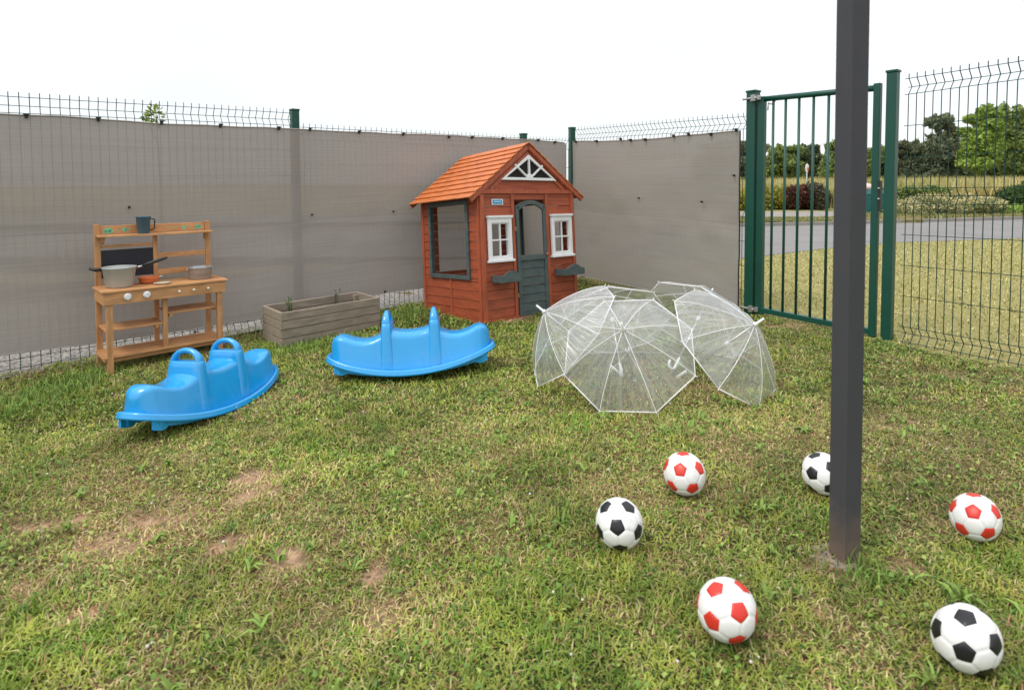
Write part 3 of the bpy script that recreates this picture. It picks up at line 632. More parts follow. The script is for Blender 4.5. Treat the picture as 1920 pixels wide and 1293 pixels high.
# ------------------------------------------------------------------ grey pillar
pb = gp(1583, 1058); ptop = at(1600, 0, pb.y+.012)
pil = empty('metal_pillar', pb); tag(pil, 'tall dark grey square metal pillar standing in the lawn in front of the gate', 'post')
pd = (ptop-pb); pd.normalize()
s_ = .0565; yp = math.radians(15)
def pil_mb(z0, z1, s_, mi=0):
    mb = MB(); vs = []
    c0 = Vector((math.cos(yp+PI/4+PI)*s_*.707, math.sin(yp+PI/4+PI)*s_*.707, 0))
    for z in (z0, z1):
        for i, k in ((0,0),(1,0),(1,1),(0,1)):
            p = Vector((i*s_, k*s_, 0)); p.rotate(Matrix.Rotation(yp, 3, 'Z')); p += Vector((pd.x/pd.z*z, pd.y/pd.z*z, z)); vs.append(p)
    mb.hexa(vs); return mb
def pillar_mat():
    m_ = mat('pillar_paint', (.062,.062,.067), .6, var=.06, scale=4, bump=.05, bscale=160, spec=.2); n = m_.node_tree; b = n.nodes['Principled BSDF']
    t = n.nodes.new('ShaderNodeTexCoord'); sx = n.nodes.new('ShaderNodeSeparateXYZ'); n.links.new(t.outputs['Object'], sx.inputs[0])
    q = n.nodes.new('ShaderNodeTexNoise'); q.inputs['Scale'].default_value = 22; q.inputs['Detail'].default_value = 8; n.links.new(t.outputs['Object'], q.inputs['Vector'])
    mm = n.nodes.new('ShaderNodeMath'); mm.operation = 'MULTIPLY_ADD'; mm.inputs[1].default_value = -.16; n.links.new(q.outputs[0], mm.inputs[0]); n.links.new(sx.outputs[2], mm.inputs[2])
    r = n.nodes.new('ShaderNodeMapRange'); r.inputs[1].default_value = -.08; r.inputs[2].default_value = .075; r.inputs[3].default_value = .8; r.inputs[4].default_value = 0; n.links.new(mm.outputs[0], r.inputs[0])
    mx = n.nodes.new('ShaderNodeMix'); mx.data_type = 'RGBA'; n.links.new(r.outputs[0], mx.inputs[0])
    src = b.inputs['Base Color'].links[0].from_socket; n.links.new(src, mx.inputs[6]); mx.inputs[7].default_value = (.19,.13,.095,1); n.links.new(mx.outputs[2], b.inputs['Base Color'])
    return m_
pil_mb(-.05, 2.9, s_).build('shaft', pillar_mat(), pil, bevel=.003)
mb = MB(); mb.prism([(-.075,.03),(-.045,-.012),(.0,-.030),(.02,-.012),(.085,.05),(.02,.10),(-.06,.08)], -.03, .001, 'z'); mb.build('footing', mat('muddy_concrete', (.27,.215,.17), .95, var=.35, scale=30, bump=.8), pil, bevel=.004)
# ------------------------------------------------------------------ soccer balls
def ball_mesh(R):
    phi = (1+5**.5)/2
    V = [Vector(v).normalized() for v in [(0,s1,s2*phi) for s1 in (1,-1) for s2 in (1,-1)]+[(s1,s2*phi,0) for s1 in (1,-1) for s2 in (1,-1)]+[(s2*phi,0,s1) for s1 in (1,-1) for s2 in (1,-1)]]
    el = min((V[0]-v).length for v in V[1:]); nb_ = [[j for j in range(12) if j != i and (V[i]-V[j]).length < el*1.1] for i in range(12)]
    polys = []
    for i in range(12):
        n = V[i]; a = (V[nb_[i][0]]-n*V[nb_[i][0]].dot(n)).normalized(); b = n.cross(a)
        ns = sorted(nb_[i], key=lambda j: math.atan2(V[j].dot(b), V[j].dot(a)))
        polys.append(([V[i].lerp(V[j], 1/3) for j in ns], 1))
    seen = set()
    for i in range(12):
        for j in nb_[i]:
            for k in nb_[i]:
                if k in nb_[j] and tuple(sorted((i,j,k))) not in seen and k != j:
                    seen.add(tuple(sorted((i,j,k)))); t = [V[i],V[j],V[k]]; pts = []
                    for a in range(3):
                        p, q = t[a], t[(a+1) % 3]; pts += [p.lerp(q, 1/3), p.lerp(q, 2/3)]
                    polys.append((pts, 0))
    mb = MB(); N = 7
    for pts, mi in polys:
        c = sum(pts, Vector())/len(pts)
        for a in range(len(pts)):
            p, q = pts[a], pts[(a+1) % len(pts)]; idx = {}; vs = []; fs = []
            for u in range(N+1):
                for v in range(N+1-u):
                    e = 1-(u+v)/N; P = c+(p-c)*(u/N)+(q-c)*(v/N); d = P.normalized()
                    idx[u,v] = len(vs); k = min(1, e*4.5); k = k*k*(3-2*k); vs.append(d*R*(.972+.028*k))
            for u in range(N):
                for v in range(N-u):
                    fs.append((idx[u,v], idx[u+1,v], idx[u,v+1]))
                    if u+v < N-1: fs.append((idx[u+1,v], idx[u+1,v+1], idx[u,v+1]))
            mb.add(vs, fs, mi, True)
    return mb, V, nb_
BALLS = [((.9853,1.2031),.0664,(1809.7,1224.6),(1807,1155),'k','black and white toy football nearest the camera, bottom right corner'),
 ((.4977,1.2955),.0668,(1388,1148),(1334,1165.6),'r','red and white toy football in the foreground, left of the grey pillar foot'),
 ((1.366,1.6489),.0655,(1823.7,958),(1856,1000),'r','red and white toy football right of the grey pillar'),
 ((.310,1.6374),.0690,(1157,988),(1177.5,951.5),'k','black and white toy football farthest left, in front of the clear umbrellas'),
 ((.5853,1.9131),.0695,(1274.7,880),(1297,913),'r','red and white toy football farthest from the camera, between two black and white ones'),
 ((1.0552,1.9053),.0672,(1521,887),(1550,913),'k','black and white toy football partly hidden behind the grey pillar')]
SQUASH = [.87,.94,.90,1,1,1]   # the two soft balls at the right are slightly flattened
for (bx, by), R, p1, p2, kind, lab in BALLS:
    mb, V, nb_ = ball_mesh(R)
    o = mb.build('toy_football', [M['leather'], M['leather_k'] if kind == 'k' else M['leather_r2' if random.random() < .5 else 'leather_r']])
    c = Vector((bx, by, gz(bx, by)+R-.002))
    def hit(px, py):
        r = ray(px, py).normalized(); oc = Vector((0,0,EYE))-c; b = oc.dot(r); q = b*b-(oc.dot(oc)-R*R)
        t = -b-math.sqrt(max(q, 0)); return (Vector((0,0,EYE))+r*t-c).normalized()
    d1, d2 = hit(*p1), hit(*p2)
    a1, a2 = V[0], V[nb_[0][0]]
    def frame(u, v):
        w_ = (v-u*v.dot(u)).normalized(); return Matrix((u, w_, u.cross(w_))).transposed()
    Rm_ = frame(d1, d2) @ frame(a1, a2).transposed()
    bm = bmesh.new(); bm.from_mesh(o.data); bmesh.ops.remove_doubles(bm, verts=bm.verts, dist=1e-5); bm.to_mesh(o.data); bm.free()
    e_ = Vector((bx-0, 0, -1.0)); vr = (c-Vector((0,0,EYE))).normalized(); pa = Vector((0, cp, -sp)); e_ = (vr-pa*vr.dot(pa)); e_ = (e_-vr*e_.dot(vr)).normalized()
    kb = SQUASH[BALLS.index(((bx, by), R, p1, p2, kind, lab))]
    S_ = Matrix.Identity(3)
    for i in range(3):
        for j in range(3): S_[i][j] += (kb-1)*e_[i]*e_[j]
    S_ *= 1+(1-kb)*.33
    o.data.transform((S_ @ Rm_).to_4x4()); o.location = c
    tag(o, lab, 'ball', 'toy footballs scattered on the grass')
# ------------------------------------------------------------------ playhouse
HR = rot3(.662, -.085, .019); HB = Vector((-.219, 4.303, gz(-.219, 4.303)))
ph = empty('playhouse', HB, HR); tag(ph, 'orange brown wooden playhouse with grey green door and white windows', 'playhouse')
W, D, HH, RZ, EV, KZ = .987, .89, 1.03, 1.42, .598, .968
def clap(mb, u0, u1, z0, z1, axis, pos, out, bh=.073, th=.008, gap=.0):
    """horizontal boards, each a wedge thicker at its bottom; axis 'y' = wall in the xz plane at y=pos"""
    z = z0
    while z < z1-.008:
        zt_ = min(z+bh, z1); a = pos+out*th*.45; b = pos+out*th; back = pos-out*.008
        prof = [(b, z+.003), (a+out*.001, zt_-.001), (back, zt_-.001), (back, z+.003)]
        if axis == 'y': vs = [(u0, q, w_) for q, w_ in prof]+[(u1, q, w_) for q, w_ in prof]
        else: vs = [(q, u0, w_) for q, w_ in prof]+[(q, u1, w_) for q, w_ in prof]
        mb.add(vs, [(0,1,2,3),(7,6,5,4),(0,4,5,1),(1,5,6,2),(2,6,7,3),(3,7,4,0)]); z = zt_
wf = MB()
clap(wf, .035, .302, .03, .475, 'y', 0, -1); clap(wf, .035, .302, .825, 1.002, 'y', 0, -1)
clap(wf, .688, .952, .03, .475, 'y', 0, -1); clap(wf, .688, .952, .825, 1.002, 'y', 0, -1)
clap(wf, .33, .66, .95, 1.002, 'y', 0, -1)
for a, b in ((.035,.09),(.25,.302),(.688,.735),(.90,.952)): wf.box((a,-.004,.475), (b,.008,.825))
wall = wf.build('front_wall', M['cedar'], ph)
tr = MB()
tr.box((0,-.016,0), (.036,.03,1.0)); tr.box((W-.036,-.016,0), (W,.03,1.0))
tr.box((.302,-.018,.02), (.33,.02,1.0)); tr.box((.66,-.018,.02), (.688,.02,1.0))
tr.box((0,-.022,1.0), (W,.03,1.032)); tr.box((-.004,-.024,-.02), (W+.004,.02,.03))
tr.build('front_trim', M['cedar_v'], ph, bevel=.002)
# gable
gb = MB()
cx = W/2; sl_ = (RZ-KZ)/EV
def gline(u, dz=0): return RZ-dz-abs(u-cx)*sl_
gb.prism([(0.0,1.032),(W,1.032),(W,gline(W,.03)),(cx,RZ-.03),(0,gline(0,.03))], -.006, .012)
gb.build('gable', M['cedar'], ph)
gt = MB()
for s1 in (-1, 1):
    n_ = Vector((s1*sl_, 1)).normalized()
    a = (cx+s1*.50, gline(cx+.50)-.012); b = (cx, RZ-.012)
    gt.prism([a, b, (b[0], b[1]-.05), (a[0], a[1]-.05)] if s1 < 0 else [(a[0], a[1]-.05), (b[0], b[1]-.05), b, a], -.02, -.0065)
    a = (cx+s1*.39, gline(cx+.39)-.075); b = (cx, RZ-.075)
    gt.prism([a, b, (b[0], b[1]-.035), (a[0], a[1]-.035)] if s1 < 0 else [(a[0], a[1]-.035), (b[0], b[1]-.035), b, a], -.014, -.0065)
gt.build('gable_trim', M['cedar_v'], ph, bevel=.0015)
# gable window (white half-sun)
gw = MB(); b0 = 1.108; gx0, gx1, gt_ = .205, .785, 1.318
def tri(i_): return [(gx0+i_*2.2, b0+i_), (gx1-i_*2.2, b0+i_), (cx, gt_-i_*1.35)]
gw.ring(tri(0), tri(.022), -.032, -.015)
gw.bar((cx,-.0235,b0+.02), (cx,-.0235,gt_-.03), .02, .014, up=(1,0,0))
for s1 in (-1, 1): gw.bar((cx+s1*.012,-.0235,b0+.02), (cx+s1*.145,-.0235,b0+.125), .014, .018, up=(0,1,0))
for i in range(10):
    a0, a1 = PI*i/10, PI*(i+1)/10
gw.prism([(cx+.035*math.cos(PI*i/10), b0+.02+.035*math.sin(PI*i/10)) for i in range(11)], -.031, -.016)
gwin = gw.build('gable_window', M['white_pl'], ph, bevel=.002)
gk = MB(); gk.prism(tri(.006), -.0145, -.0075); gk.build('opening_shade', mat('painted_opening_shade', (.012,.008,.007), .9), gwin)  # near-black sheet on the closed gable, painted as the shade inside the window
# side walls
def side_wall(x, out, name):
    mb = MB()
    clap(mb, .03, .437-.013, .03, .345, 'x', x, out); clap(mb, .437+.013, D-.03, .03, .345, 'x', x, out)
    clap(mb, .03, .14, .345, .97, 'x', x, out); clap(mb, .75, D-.03, .345, .97, 'x', x, out)
    mb.box((x-.012,.12,.93), (x+.012,.78,.97)); 
    mb.build(name, M['cedar'], ph)
    t_ = MB(); o = out*.014
    for a, b in ((0 if out < 0 else 0, .03), (D-.035, D)):
        t_.box((min(x, x+o), a+.0005, 0), (max(x, x+o), b, .975))
    t_.box((min(x-out*.01, x+o), .424, .02), (max(x-out*.01, x+o), .450, .345)); t_.box((min(x, x+o*1.1), .0, -.02), (max(x, x+o*1.1), D, .03))
    t_.box((min(x-out*.03,x-out*.009), .03, .03), (max(x-out*.03,x-out*.009), .06, .97)); t_.box((min(x-out*.03,x-out*.009), D-.06, .03), (max(x-out*.03,x-out*.009), D-.03, .97))
    t_.build('side_trim', M['cedar_v'], ph, bevel=.002)
    f_ = MB(); y0, y1, z0, z1 = .137, .75, .335, .965; w_ = .034; a, b = min(x+out*.010, x+out*.024), max(x+out*.010, x+out*.024)
    f_.box((a,y0,z0), (b,y1,z0+w_)); f_.box((a,y0,z1-w_), (b,y1,z1)); f_.box((a,y0,z0+w_), (b,y0+w_,z1-w_)); f_.box((a,y1-w_,z0+w_), (b,y1,z1-w_))
    ia, ib = (a-.03, a) if out > 0 else (b, b+.03)
    f_.box((ia,y0+.005,z0+w_-.02), (ib,y1-.005,z0+w_-.004)); f_.box((ia,y0+.005,z0+w_), (ib,y0+.02,z1-.01)); f_.box((ia,y1-.02,z0+w_), (ib,y1-.005,z1-.01))
    f_.build('opening_frame', M['slate'], ph, bevel=.002)
side_wall(0, -1, 'side_wall'); side_wall(W, 1, 'side_wall')
bw = MB(); clap(bw, .02, W-.02, .03, .36, 'y', D, 1); clap(bw, .02, .15, .36, .97, 'y', D, 1); clap(bw, W-.15, W-.02, .36, .97, 'y', D, 1)
bw.box((0,D-.012,.97), (W,D+.004,1.03)); bw.prism([(0,1.03),(W,1.03),(W,gline(W,.03)),(cx,RZ-.03),(0,gline(0,.03))], D-.012, D+.004)
bw.build('back_wall', M['cedar'], ph)
# roof
for s1 in (-1, 1):
    mb = MB(); n_ = 10; ln = math.hypot(EV, RZ-KZ); dirv = Vector((s1*EV, 0, KZ-RZ)).normalized(); nrm = Vector((dirv.z*-s1*1, 0, abs(dirv.x)))
    nrm = Vector((-dirv.z*s1, 0, dirv.x*s1)) 
    if nrm.z < 0: nrm = -nrm
    top = Vector((cx, 0, RZ))
    for i in range(n_):
        d0, d1 = ln*i/n_, ln*(i+1)/n_+.006; e = (random.random()-.5)*.006
        a = top+dirv*d0+nrm*.002; b = top+dirv*d1+nrm*.013; t = .011
        ya, yb = -.035+e, D+.04+e
        vs = [a+Vector((0,ya,0)), b+Vector((0,ya,0)), b-nrm*t+Vector((0,ya,0)), a-nrm*.006+Vector((0,ya,0))]; vs += [v+Vector((0,yb-ya,0)) for v in vs]
        mb.add(vs, [(0,1,2,3),(7,6,5,4),(0,4,5,1),(1,5,6,2),(2,6,7,3),(3,7,4,0)])
    mb.build('roof_slope', M['roof'], ph, bevel=.0015)
    for yy in (-.03, D+.012):
        mb = MB(); a = top+dirv*.0-nrm*.008; b = top+dirv*(ln+.002)-nrm*.004
        vs = [a+Vector((0,yy,0)), b+Vector((0,yy,0)), b-nrm*.034+Vector((0,yy,0)), a-nrm*.034+Vector((0,yy,0))]; vs += [v+Vector((0,.02,0)) for v in vs]
        mb.add(vs, [(0,1,2,3),(7,6,5,4),(0,4,5,1),(1,5,6,2),(2,6,7,3),(3,7,4,0)])
        mb.build('bargeboard', M['cedar_v'], ph, bevel=.0015)
# windows
def house_window(u0, u1):
    o = MB(); z0, z1 = .485, .812; w_ = .036
    out_ = [(u0+.008,z0),(u1-.008,z0),(u1-.008,z1),(u0+.008,z1)]; inn = [(u0+w_,z0+.022),(u1-w_,z0+.022),(u1-w_,z1-.042),(u0+w_,z1-.042)]
    o.ring(out_, inn, -.034, -.008); 
    i2 = [(p[0]+(.008 if p[0] < (u0+u1)/2 else -.008), p[1]+(.008 if p[1] < .6 else -.008)) for p in inn]
    o.ring(inn, i2, -.024, .004)
    o.box((u0,-.046,z1), (u1,-.006,z1+.016)); o.box((u0+.005,-.040,z1-.008), (u1-.005,-.034,z1))
    o.box((u0-.003,-.048,z0-.018), (u1+.003,-.006,z0))
    fr_ = o.build('window', M['white_pl'], ph, bevel=.002)
    mm = MB(); uc = (u0+u1)/2; zc_ = (z0+z1)/2-.01
    mm.box((uc-.006,-.026,z0+.026), (uc+.006,-.012,z1-.046)); mm.box((u0+w_+.004,-.0255,zc_-.006), (uc-.006,-.0125,zc_+.006)); mm.box((uc+.006,-.0255,zc_-.006), (u1-w_-.004,-.0125,zc_+.006))
    mm.build('glazing_bars', M['white_pl'], fr_, bevel=.001)
house_window(.052, .292); house_window(.702, .946)
# door
u0, u1 = .338, .652
def arch(u0, u1, zs, zt_, n=12):
    pts = []
    for i in range(n+1):
        t = i/n; u = u1+(u0-u1)*t; pts.append((u, zs+(zt_-zs)*(1-(2*t-1)**2)))
    return pts
dm = MB()
outer = [(u0,.02),(u1,.02)]+arch(u0, u1, .90, .945); inner = [(u0+.03,.51),(u1-.03,.51)]+arch(u0+.03, u1-.03, .865, .912)
dm.ring(arch(u0,u1,.90,.945), arch(u0+.03,u1-.03,.865,.912), -.026, -.006, closed=False)
dm.box((u0,-.026,.02), (u0+.03,-.006,.90)); dm.box((u1-.03,-.026,.02), (u1,-.006,.90))
dm.add([(u0,-.026,.90),(u0+.03,-.026,.90),(u0+.03,-.026,.865)], [(0,1,2)])
dm.box((u0+.03,-.028,.462), (u1-.03,-.008,.505)); dm.box((u0+.03,-.025,.02), (u1-.03,-.007,.05))
door = dm.build('door', M['slate'], ph, bevel=.002)
db = MB(); clap(db, u0+.03, u1-.03, .05, .462, 'y', -.006, -1, bh=.0685, th=.009); db.build('door_boards', M['slate'], door)
kn = MB(); kn.lathe([(0,0),(.012,0),(.013,.012),(.008,.018),(0,.02)], 12, M=Matrix.Translation((u1-.008,-.026,.50)) @ Matrix.Rotation(PI/2, 4, 'X')); kn.build('handle', mat('reddish_knob', (.35,.10,.06), .5), door)
for zz in (.72, .19):
    hg = MB(); hg.box((u0-.014,-.022,zz-.018), (u0+.004,-.0195,zz+.018)); hg.build('hinge', mat('brass', (.45,.33,.14), .4, metal=.8), door)
# flower boxes
def fbox(u0, u1):
    mb = MB(); z0, z1, y0 = .315, .378, -.125; n = 14
    poly = [(u0,z0),(u1,z0),(u1,z1-.012)]+[(u1-.03-(u1-u0-.06)*i/n, z1-.006+.032*math.sin(PI*i/n)) for i in range(n+1)]+[(u0,z1-.012)]
    mb.prism(poly, y0-.012, y0)
    mb.box((u0,y0,z0), (u0+.012,-.012,z1-.008)); mb.box((u1-.012,y0,z0), (u1,-.012,z1-.008)); mb.box((u0+.012,y0,z0), (u1-.012,-.012,z0+.01))
    mb.build('flower_box', M['slate'], ph, bevel=.002)
fbox(.085, .292); fbox(.735, .965)
st = MB(); st.box((.112,-.0135,.913), (.222,-.010,.958)); sg = st.build('name_plate', M['sticker_w'], ph)
st = MB(); st.box((.122,-.0152,.920), (.212,-.0137,.951)); st.build('blue_panel', M['sticker_b'], sg)
st = MB()
for i, (a, b) in enumerate(((.135,.15),(.153,.163),(.166,.18),(.183,.197))): st.box((a,-.0162,.933), (b,-.0154,.941))
st.build('print', M['sticker_w'], sg)
# ------------------------------------------------------------------ mud kitchen
KR = rot3(.794, 0, .013); KB = Vector((-2.484, 3.423, -.097))
kt = empty('play_kitchen', KB, KR); tag(kt, 'orange wooden outdoor play kitchen with shelves, knobs and small chalkboard', 'play kitchen')
KW, KD, HC = .709, .29, .513
def kpart(name, boxes, m_, bevel=.002, parent=None):
    mb = MB()
    for a, b in boxes: mb.box(a, b)
    return mb.build(name, m_, parent or kt, bevel=bevel)
for x in (.022, KW-.055): kpart('leg', [((x,.012,-.01), (x+.033,.045,.43))], M['pine_v'])
kpart('leg', [((.335,.05,.10), (.362,.08,.43))], M['pine_v'])
kpart('leg', [((.335,KD-.04,.10), (.362,KD-.01,.43))], M['pine_v'])
for x in (.012, KW-.045): kpart('back_post', [((x,KD-.025,-.01), (x+.033,KD,.905))], M['pine_v'])
kpart('apron', [((.004,.0,HC-.088), (KW-.004,.016,HC-.016)), ((.004,.016,HC-.088), (.02,KD-.026,HC-.016)), ((KW-.02,.016,HC-.088), (KW-.004,KD-.026,HC-.016))], M['pine'])
kpart('worktop', [((-.006,-.012,HC-.015), (KW+.008,KD-.027,HC))], M['pine'], .004)
kpart('bottom_shelf', [((.0,.016,.092), (KW-.01,KD-.03,.104)), ((.03,.046,.06), (KW-.03,.056,.091))], M['pine'])
kpart('side_rail', [((.006,.02,.075), (.02,KD-.026,.104))], M['pine'])
kpart('shelf', [((.02,.05,.252), (.334,KD-.03,.264)), ((.04,.051,.232), (.06,.20,.251)), ((.29,.051,.232), (.31,.20,.251))], M['pine'])
kpart('shelf', [((.363,.05,.312), (KW-.02,KD-.03,.324)), ((.37,.051,.292), (.39,.20,.311)), ((KW-.06,.051,.292), (KW-.04,.20,.311))], M['pine'])
kpart('header_board', [((.046,KD-.014,.838), (KW-.046,KD-.002,.895))], M['pine'])
kpart('top_shelf', [((.02,KD-.11,.825), (KW-.02,KD-.026,.837))], M['pine'])
for x in (.046, KW-.061):
    mb = MB(); mb.prism([(KD-.026,.825),(KD-.026,.775),(KD-.08,.825)], x, x+.015, 'x')
    mb.build('bracket', M['pine'], kt)
kpart('centre_post', [((.337,KD-.023,.514), (.362,KD-.003,.824))], M['pine_v'])
kpart('cross_rail', [((.046,KD-.020,.752), (.336,KD-.006,.770))], M['pine'])
kpart('cross_rail', [((.363,KD-.020,.662), (KW-.046,KD-.006,.698))], M['pine'])
kpart('cross_rail', [((.363,KD-.020,.548), (KW-.046,KD-.006,.586))], M['pine'])
kpart('chalkboard', [((.0462,KD-.016,.555), (.3365,KD-.010,.736))], M['chalk'], 0)
# mint painted leaves on the header board
mb = MB()
for x, z, r in ((.085,.863,.021),(.072,.858,.012),(.10,.858,.014),(.175,.866,.013),(.185,.862,.009),(.135,.862,.005),(.205,.867,.006),(.53,.864,.013),(.54,.870,.007),(.62,.864,.017),(.632,.868,.010),(.607,.86,.010),(.575,.868,.005),(.46,.868,.006),(.43,.866,.004),(.48,.87,.004)):
    mb.prism([(x+r*1.15*math.cos(t*PI/5+.3)*(1 if t % 2 else .82), z+r*math.sin(t*PI/5+.3)*(1 if t % 2 else .85)) for t in range(10)], KD-.0152, KD-.0142)
mb.build('painted_leaves', M['mint'], kt)
for x in (.129, .232):
    mb = MB(); Mx = Matrix.Translation((x,0,.467)) @ Matrix.Rotation(PI/2, 4, 'X')
    mb.lathe([(0,0),(.021,0),(.021,.012),(.017,.018),(0,.018)], 20, M=Mx); mb.box((-.005,-.018,.018), (.005,.018,.027), M=Mx); mb.build('knob', M['white_pl'], kt, bevel=.002)
for x in (.413, .499, .587):
    mb = MB(); Mx = Matrix.Translation((x,0,.464)) @ Matrix.Rotation(PI/2, 4, 'X')
    mb.lathe([(0,0),(.005,0),(.005,.014),(.009,.02),(.009,.028),(0,.03)], 10, M=Mx); mb.build('peg', M['cream'], kt)
def onk(x, y, z=HC): return KB+KR @ Vector((x, y, z))
# pots and pans standing on the worktop
pt = empty('saucepan', onk(.115,.13), KR); tag(pt, 'large dull grey saucepan with long black handle on the left of the worktop', 'saucepan')
mb = MB(); mb.lathe([(0,.001),(.066,.001),(.074,.008),(.091,.122),(.095,.124),(.094,.128),(.088,.127),(.071,.012),(0,.008)], 40); mb.build('pan_body', M['alu'], pt)
mb = MB(); hd = Vector((.80,-.25,0)).normalized(); mb.tube([Vector((0,0,.116))+hd*.09, Vector((0,0,.128))+hd*.13], [.008,.006], 8); mb.build('handle_joint', M['steel'], pt)
mb = MB(); mb.tube([Vector((0,0,.127))+hd*.125, Vector((0,0,.142))+hd*.17, Vector((0,0,.165))+hd*.24, Vector((0,0,.172))+hd*.262], [.009,.011,.010,.006], 10); mb.build('handle', M['black_pl'], pt)
mb = MB(); mb.tube([Vector((0,0,.113))-hd*.088, Vector((0,0,.114))-hd*.12, Vector((0,0,.125))-hd*.155], [.010,.012,.008], 10); mb.build('side_handle', M['black_pl'], pt)
mb = MB(); mb.lathe([(0,-.0),(.058,0),(.058,.003),(0,.003)], 30); 
pn = empty('frying_pan', onk(.285,.17), KR); tag(pn, 'small round orange plastic pan beside the large saucepan', 'pan')
mb = MB(); mb.lathe([(0,.004),(.045,.004),(.053,.012),(.059,.038),(.062,.04),(.056,.041),(.048,.012),(0,.010)], 32); mb.build('pan_body', M['orange_pl'], pn)
mb = MB(); mb.lathe([(0,.0),(.046,.0),(.047,.0038),(0,.0038)], 24); mb.build('pan_base', M['black_pl'], pn)
mb = MB(); mb.bar((.058,.0,.036), (.082,.005,.038), .018, .006); mb.build('grip', M['cream'], pn, bevel=.002)
pl = MB(); pl.lathe([(0,.001),(.030,.001),(.052,.009),(.053,.011),(.030,.005),(0,.004)], 28)
o = pl.build('toy_plate', M['cream']); o.location = onk(.338,.065); o.rotation_euler = KR.to_euler(); tag(o, 'small flat cream plate at the front of the worktop beside the orange pan', 'plate')
sp_ = empty('steel_pot', onk(.585,.135), KR); tag(sp_, 'shiny steel pot on the right end of the worktop', 'pot')
mb = MB(); mb.lathe([(0,.001),(.066,.001),(.071,.005),(.073,.078),(.077,.080),(.076,.083),(.070,.080),(.068,.010),(0,.006)], 40); mb.build('pot_body', M['steel_br'], sp_)
for s1 in (-1, 1):
    mb = MB(); mb.tube([(s1*.072,-.018,.070),(s1*.088,-.014,.074),(s1*.088,.014,.074),(s1*.072,.018,.070)], .003, 6); mb.build('handle', M['steel'], sp_)
mg = empty('plastic_jug', onk(.272,KD-.068,.837), KR); tag(mg, 'grey blue plastic jug standing on the top shelf', 'jug')
mb = MB(); mb.lathe([(0,.001),(.030,.001),(.033,.004),(.042,.108),(.046,.110),(.045,.115),(.040,.113),(.030,.008),(0,.006)], 32); mb.build('jug_body', M['mug'], mg)
mb = MB(); mb.tube([(.039,.0,.098),(.062,.0,.094),(.066,.0,.085),(.064,0,.035),(.058,.0,.026),(.034,.0,.020)], .0038, 8); mb.build('handle', M['black_pl'], mg)
# ------------------------------------------------------------------ planter
PR = rot3(.757, 0, 0); PB = Vector((-1.585, 3.87, gz(-1.585, 3.87)))
pt_ = empty('wooden_planter', PB, PR); tag(pt_, 'long weathered grey wooden planter box on the grass by the netting', 'planter')
PW, PD, PH = .765, .35, .245
for i in range(4):
    z0 = i*PH/4+.001; z1 = (i+1)*PH/4-.003; e = (random.random()-.5)*.006; tp = -.004*(i == 0)
    kpart('plank', [((e,0,z0), (PW+e,.022,z1))], M['grey_wood'], .003, pt_)
    kpart('plank', [((e,PD-.022,z0), (PW+e,PD,z1))], M['grey_wood'], .003, pt_)
    kpart('plank', [((.002,.0225,z0), (.024,PD-.0225,z1))], M['grey_wood'], .003, pt_)
    kpart('plank', [((PW-.024,.0225,z0), (PW-.002,PD-.0225,z1))], M['grey_wood'], .003, pt_)
kpart('corner_post', [((.025,.023,.0), (.06,.058,PH-.02))], M['grey_wood'], .002, pt_); kpart('corner_post', [((PW-.06,PD-.058,.0), (PW-.025,PD-.023,PH-.02))], M['grey_wood'], .002, pt_)
kpart('soil', [((.0245,.0235,.02), (PW-.0245,PD-.0235,.15))], M['soil'], 0, pt_)
def sprig(name, loc, h_, n, label, cat='plant', col=(.09,.17,.05), sp=.06, group=None, lsz=.022):
    P = []; 
    r = empty(name, loc); tag(r, label, cat, group)
    mb = MB(); lv = []
    for k in range(n):
        a = random.random()*6.28; tip = Vector((math.cos(a)*sp*random.random(), math.sin(a)*sp*random.random(), h_*(.6+.4*random.random())))
        pts = [Vector((math.cos(a)*.01, math.sin(a)*.01, 0)), tip*.5+Vector((0,0,.08*h_)), tip]; mb.tube(pts, [.0022,.0016,.0008], 5)
        for t in range(8):
            q = t/8+random.random()*.1; c = pts[1].lerp(pts[2], min(1, max(0, q*2-1))) if q > .5 else pts[0].lerp(pts[1], q*2); lv.append(c)
    mb.build('stems', mat(name+'_stem', (.10,.14,.05), .7), r)
    L_ = np.array([tuple(c) for c in lv]); n_ = len(L_)
    o = blades_mesh('foliage', L_, rng.random(n_)*2*PI, lsz*(.7+.6*rng.random(n_)), lsz*.45*np.ones(n_), np.clip(rng.normal(1.0,.3,n_),.2,1.5), np.array(col)*(.7+.6*rng.random((n_,1))), M['leaf']); o.parent = r
    return r
sprig('weed_plant', PB+PR @ Vector((.17,.24,.15)), .17, 7, 'spiky green weed growing in the left half of the planter', 'plant', (.10,.20,.05), .07, 'weeds in the planter')
sprig('weed_plant', PB+PR @ Vector((.53,.27,.15)), .15, 4, 'thin darker weed growing in the right half of the planter', 'plant', (.06,.10,.05), .06, 'weeds in the planter')
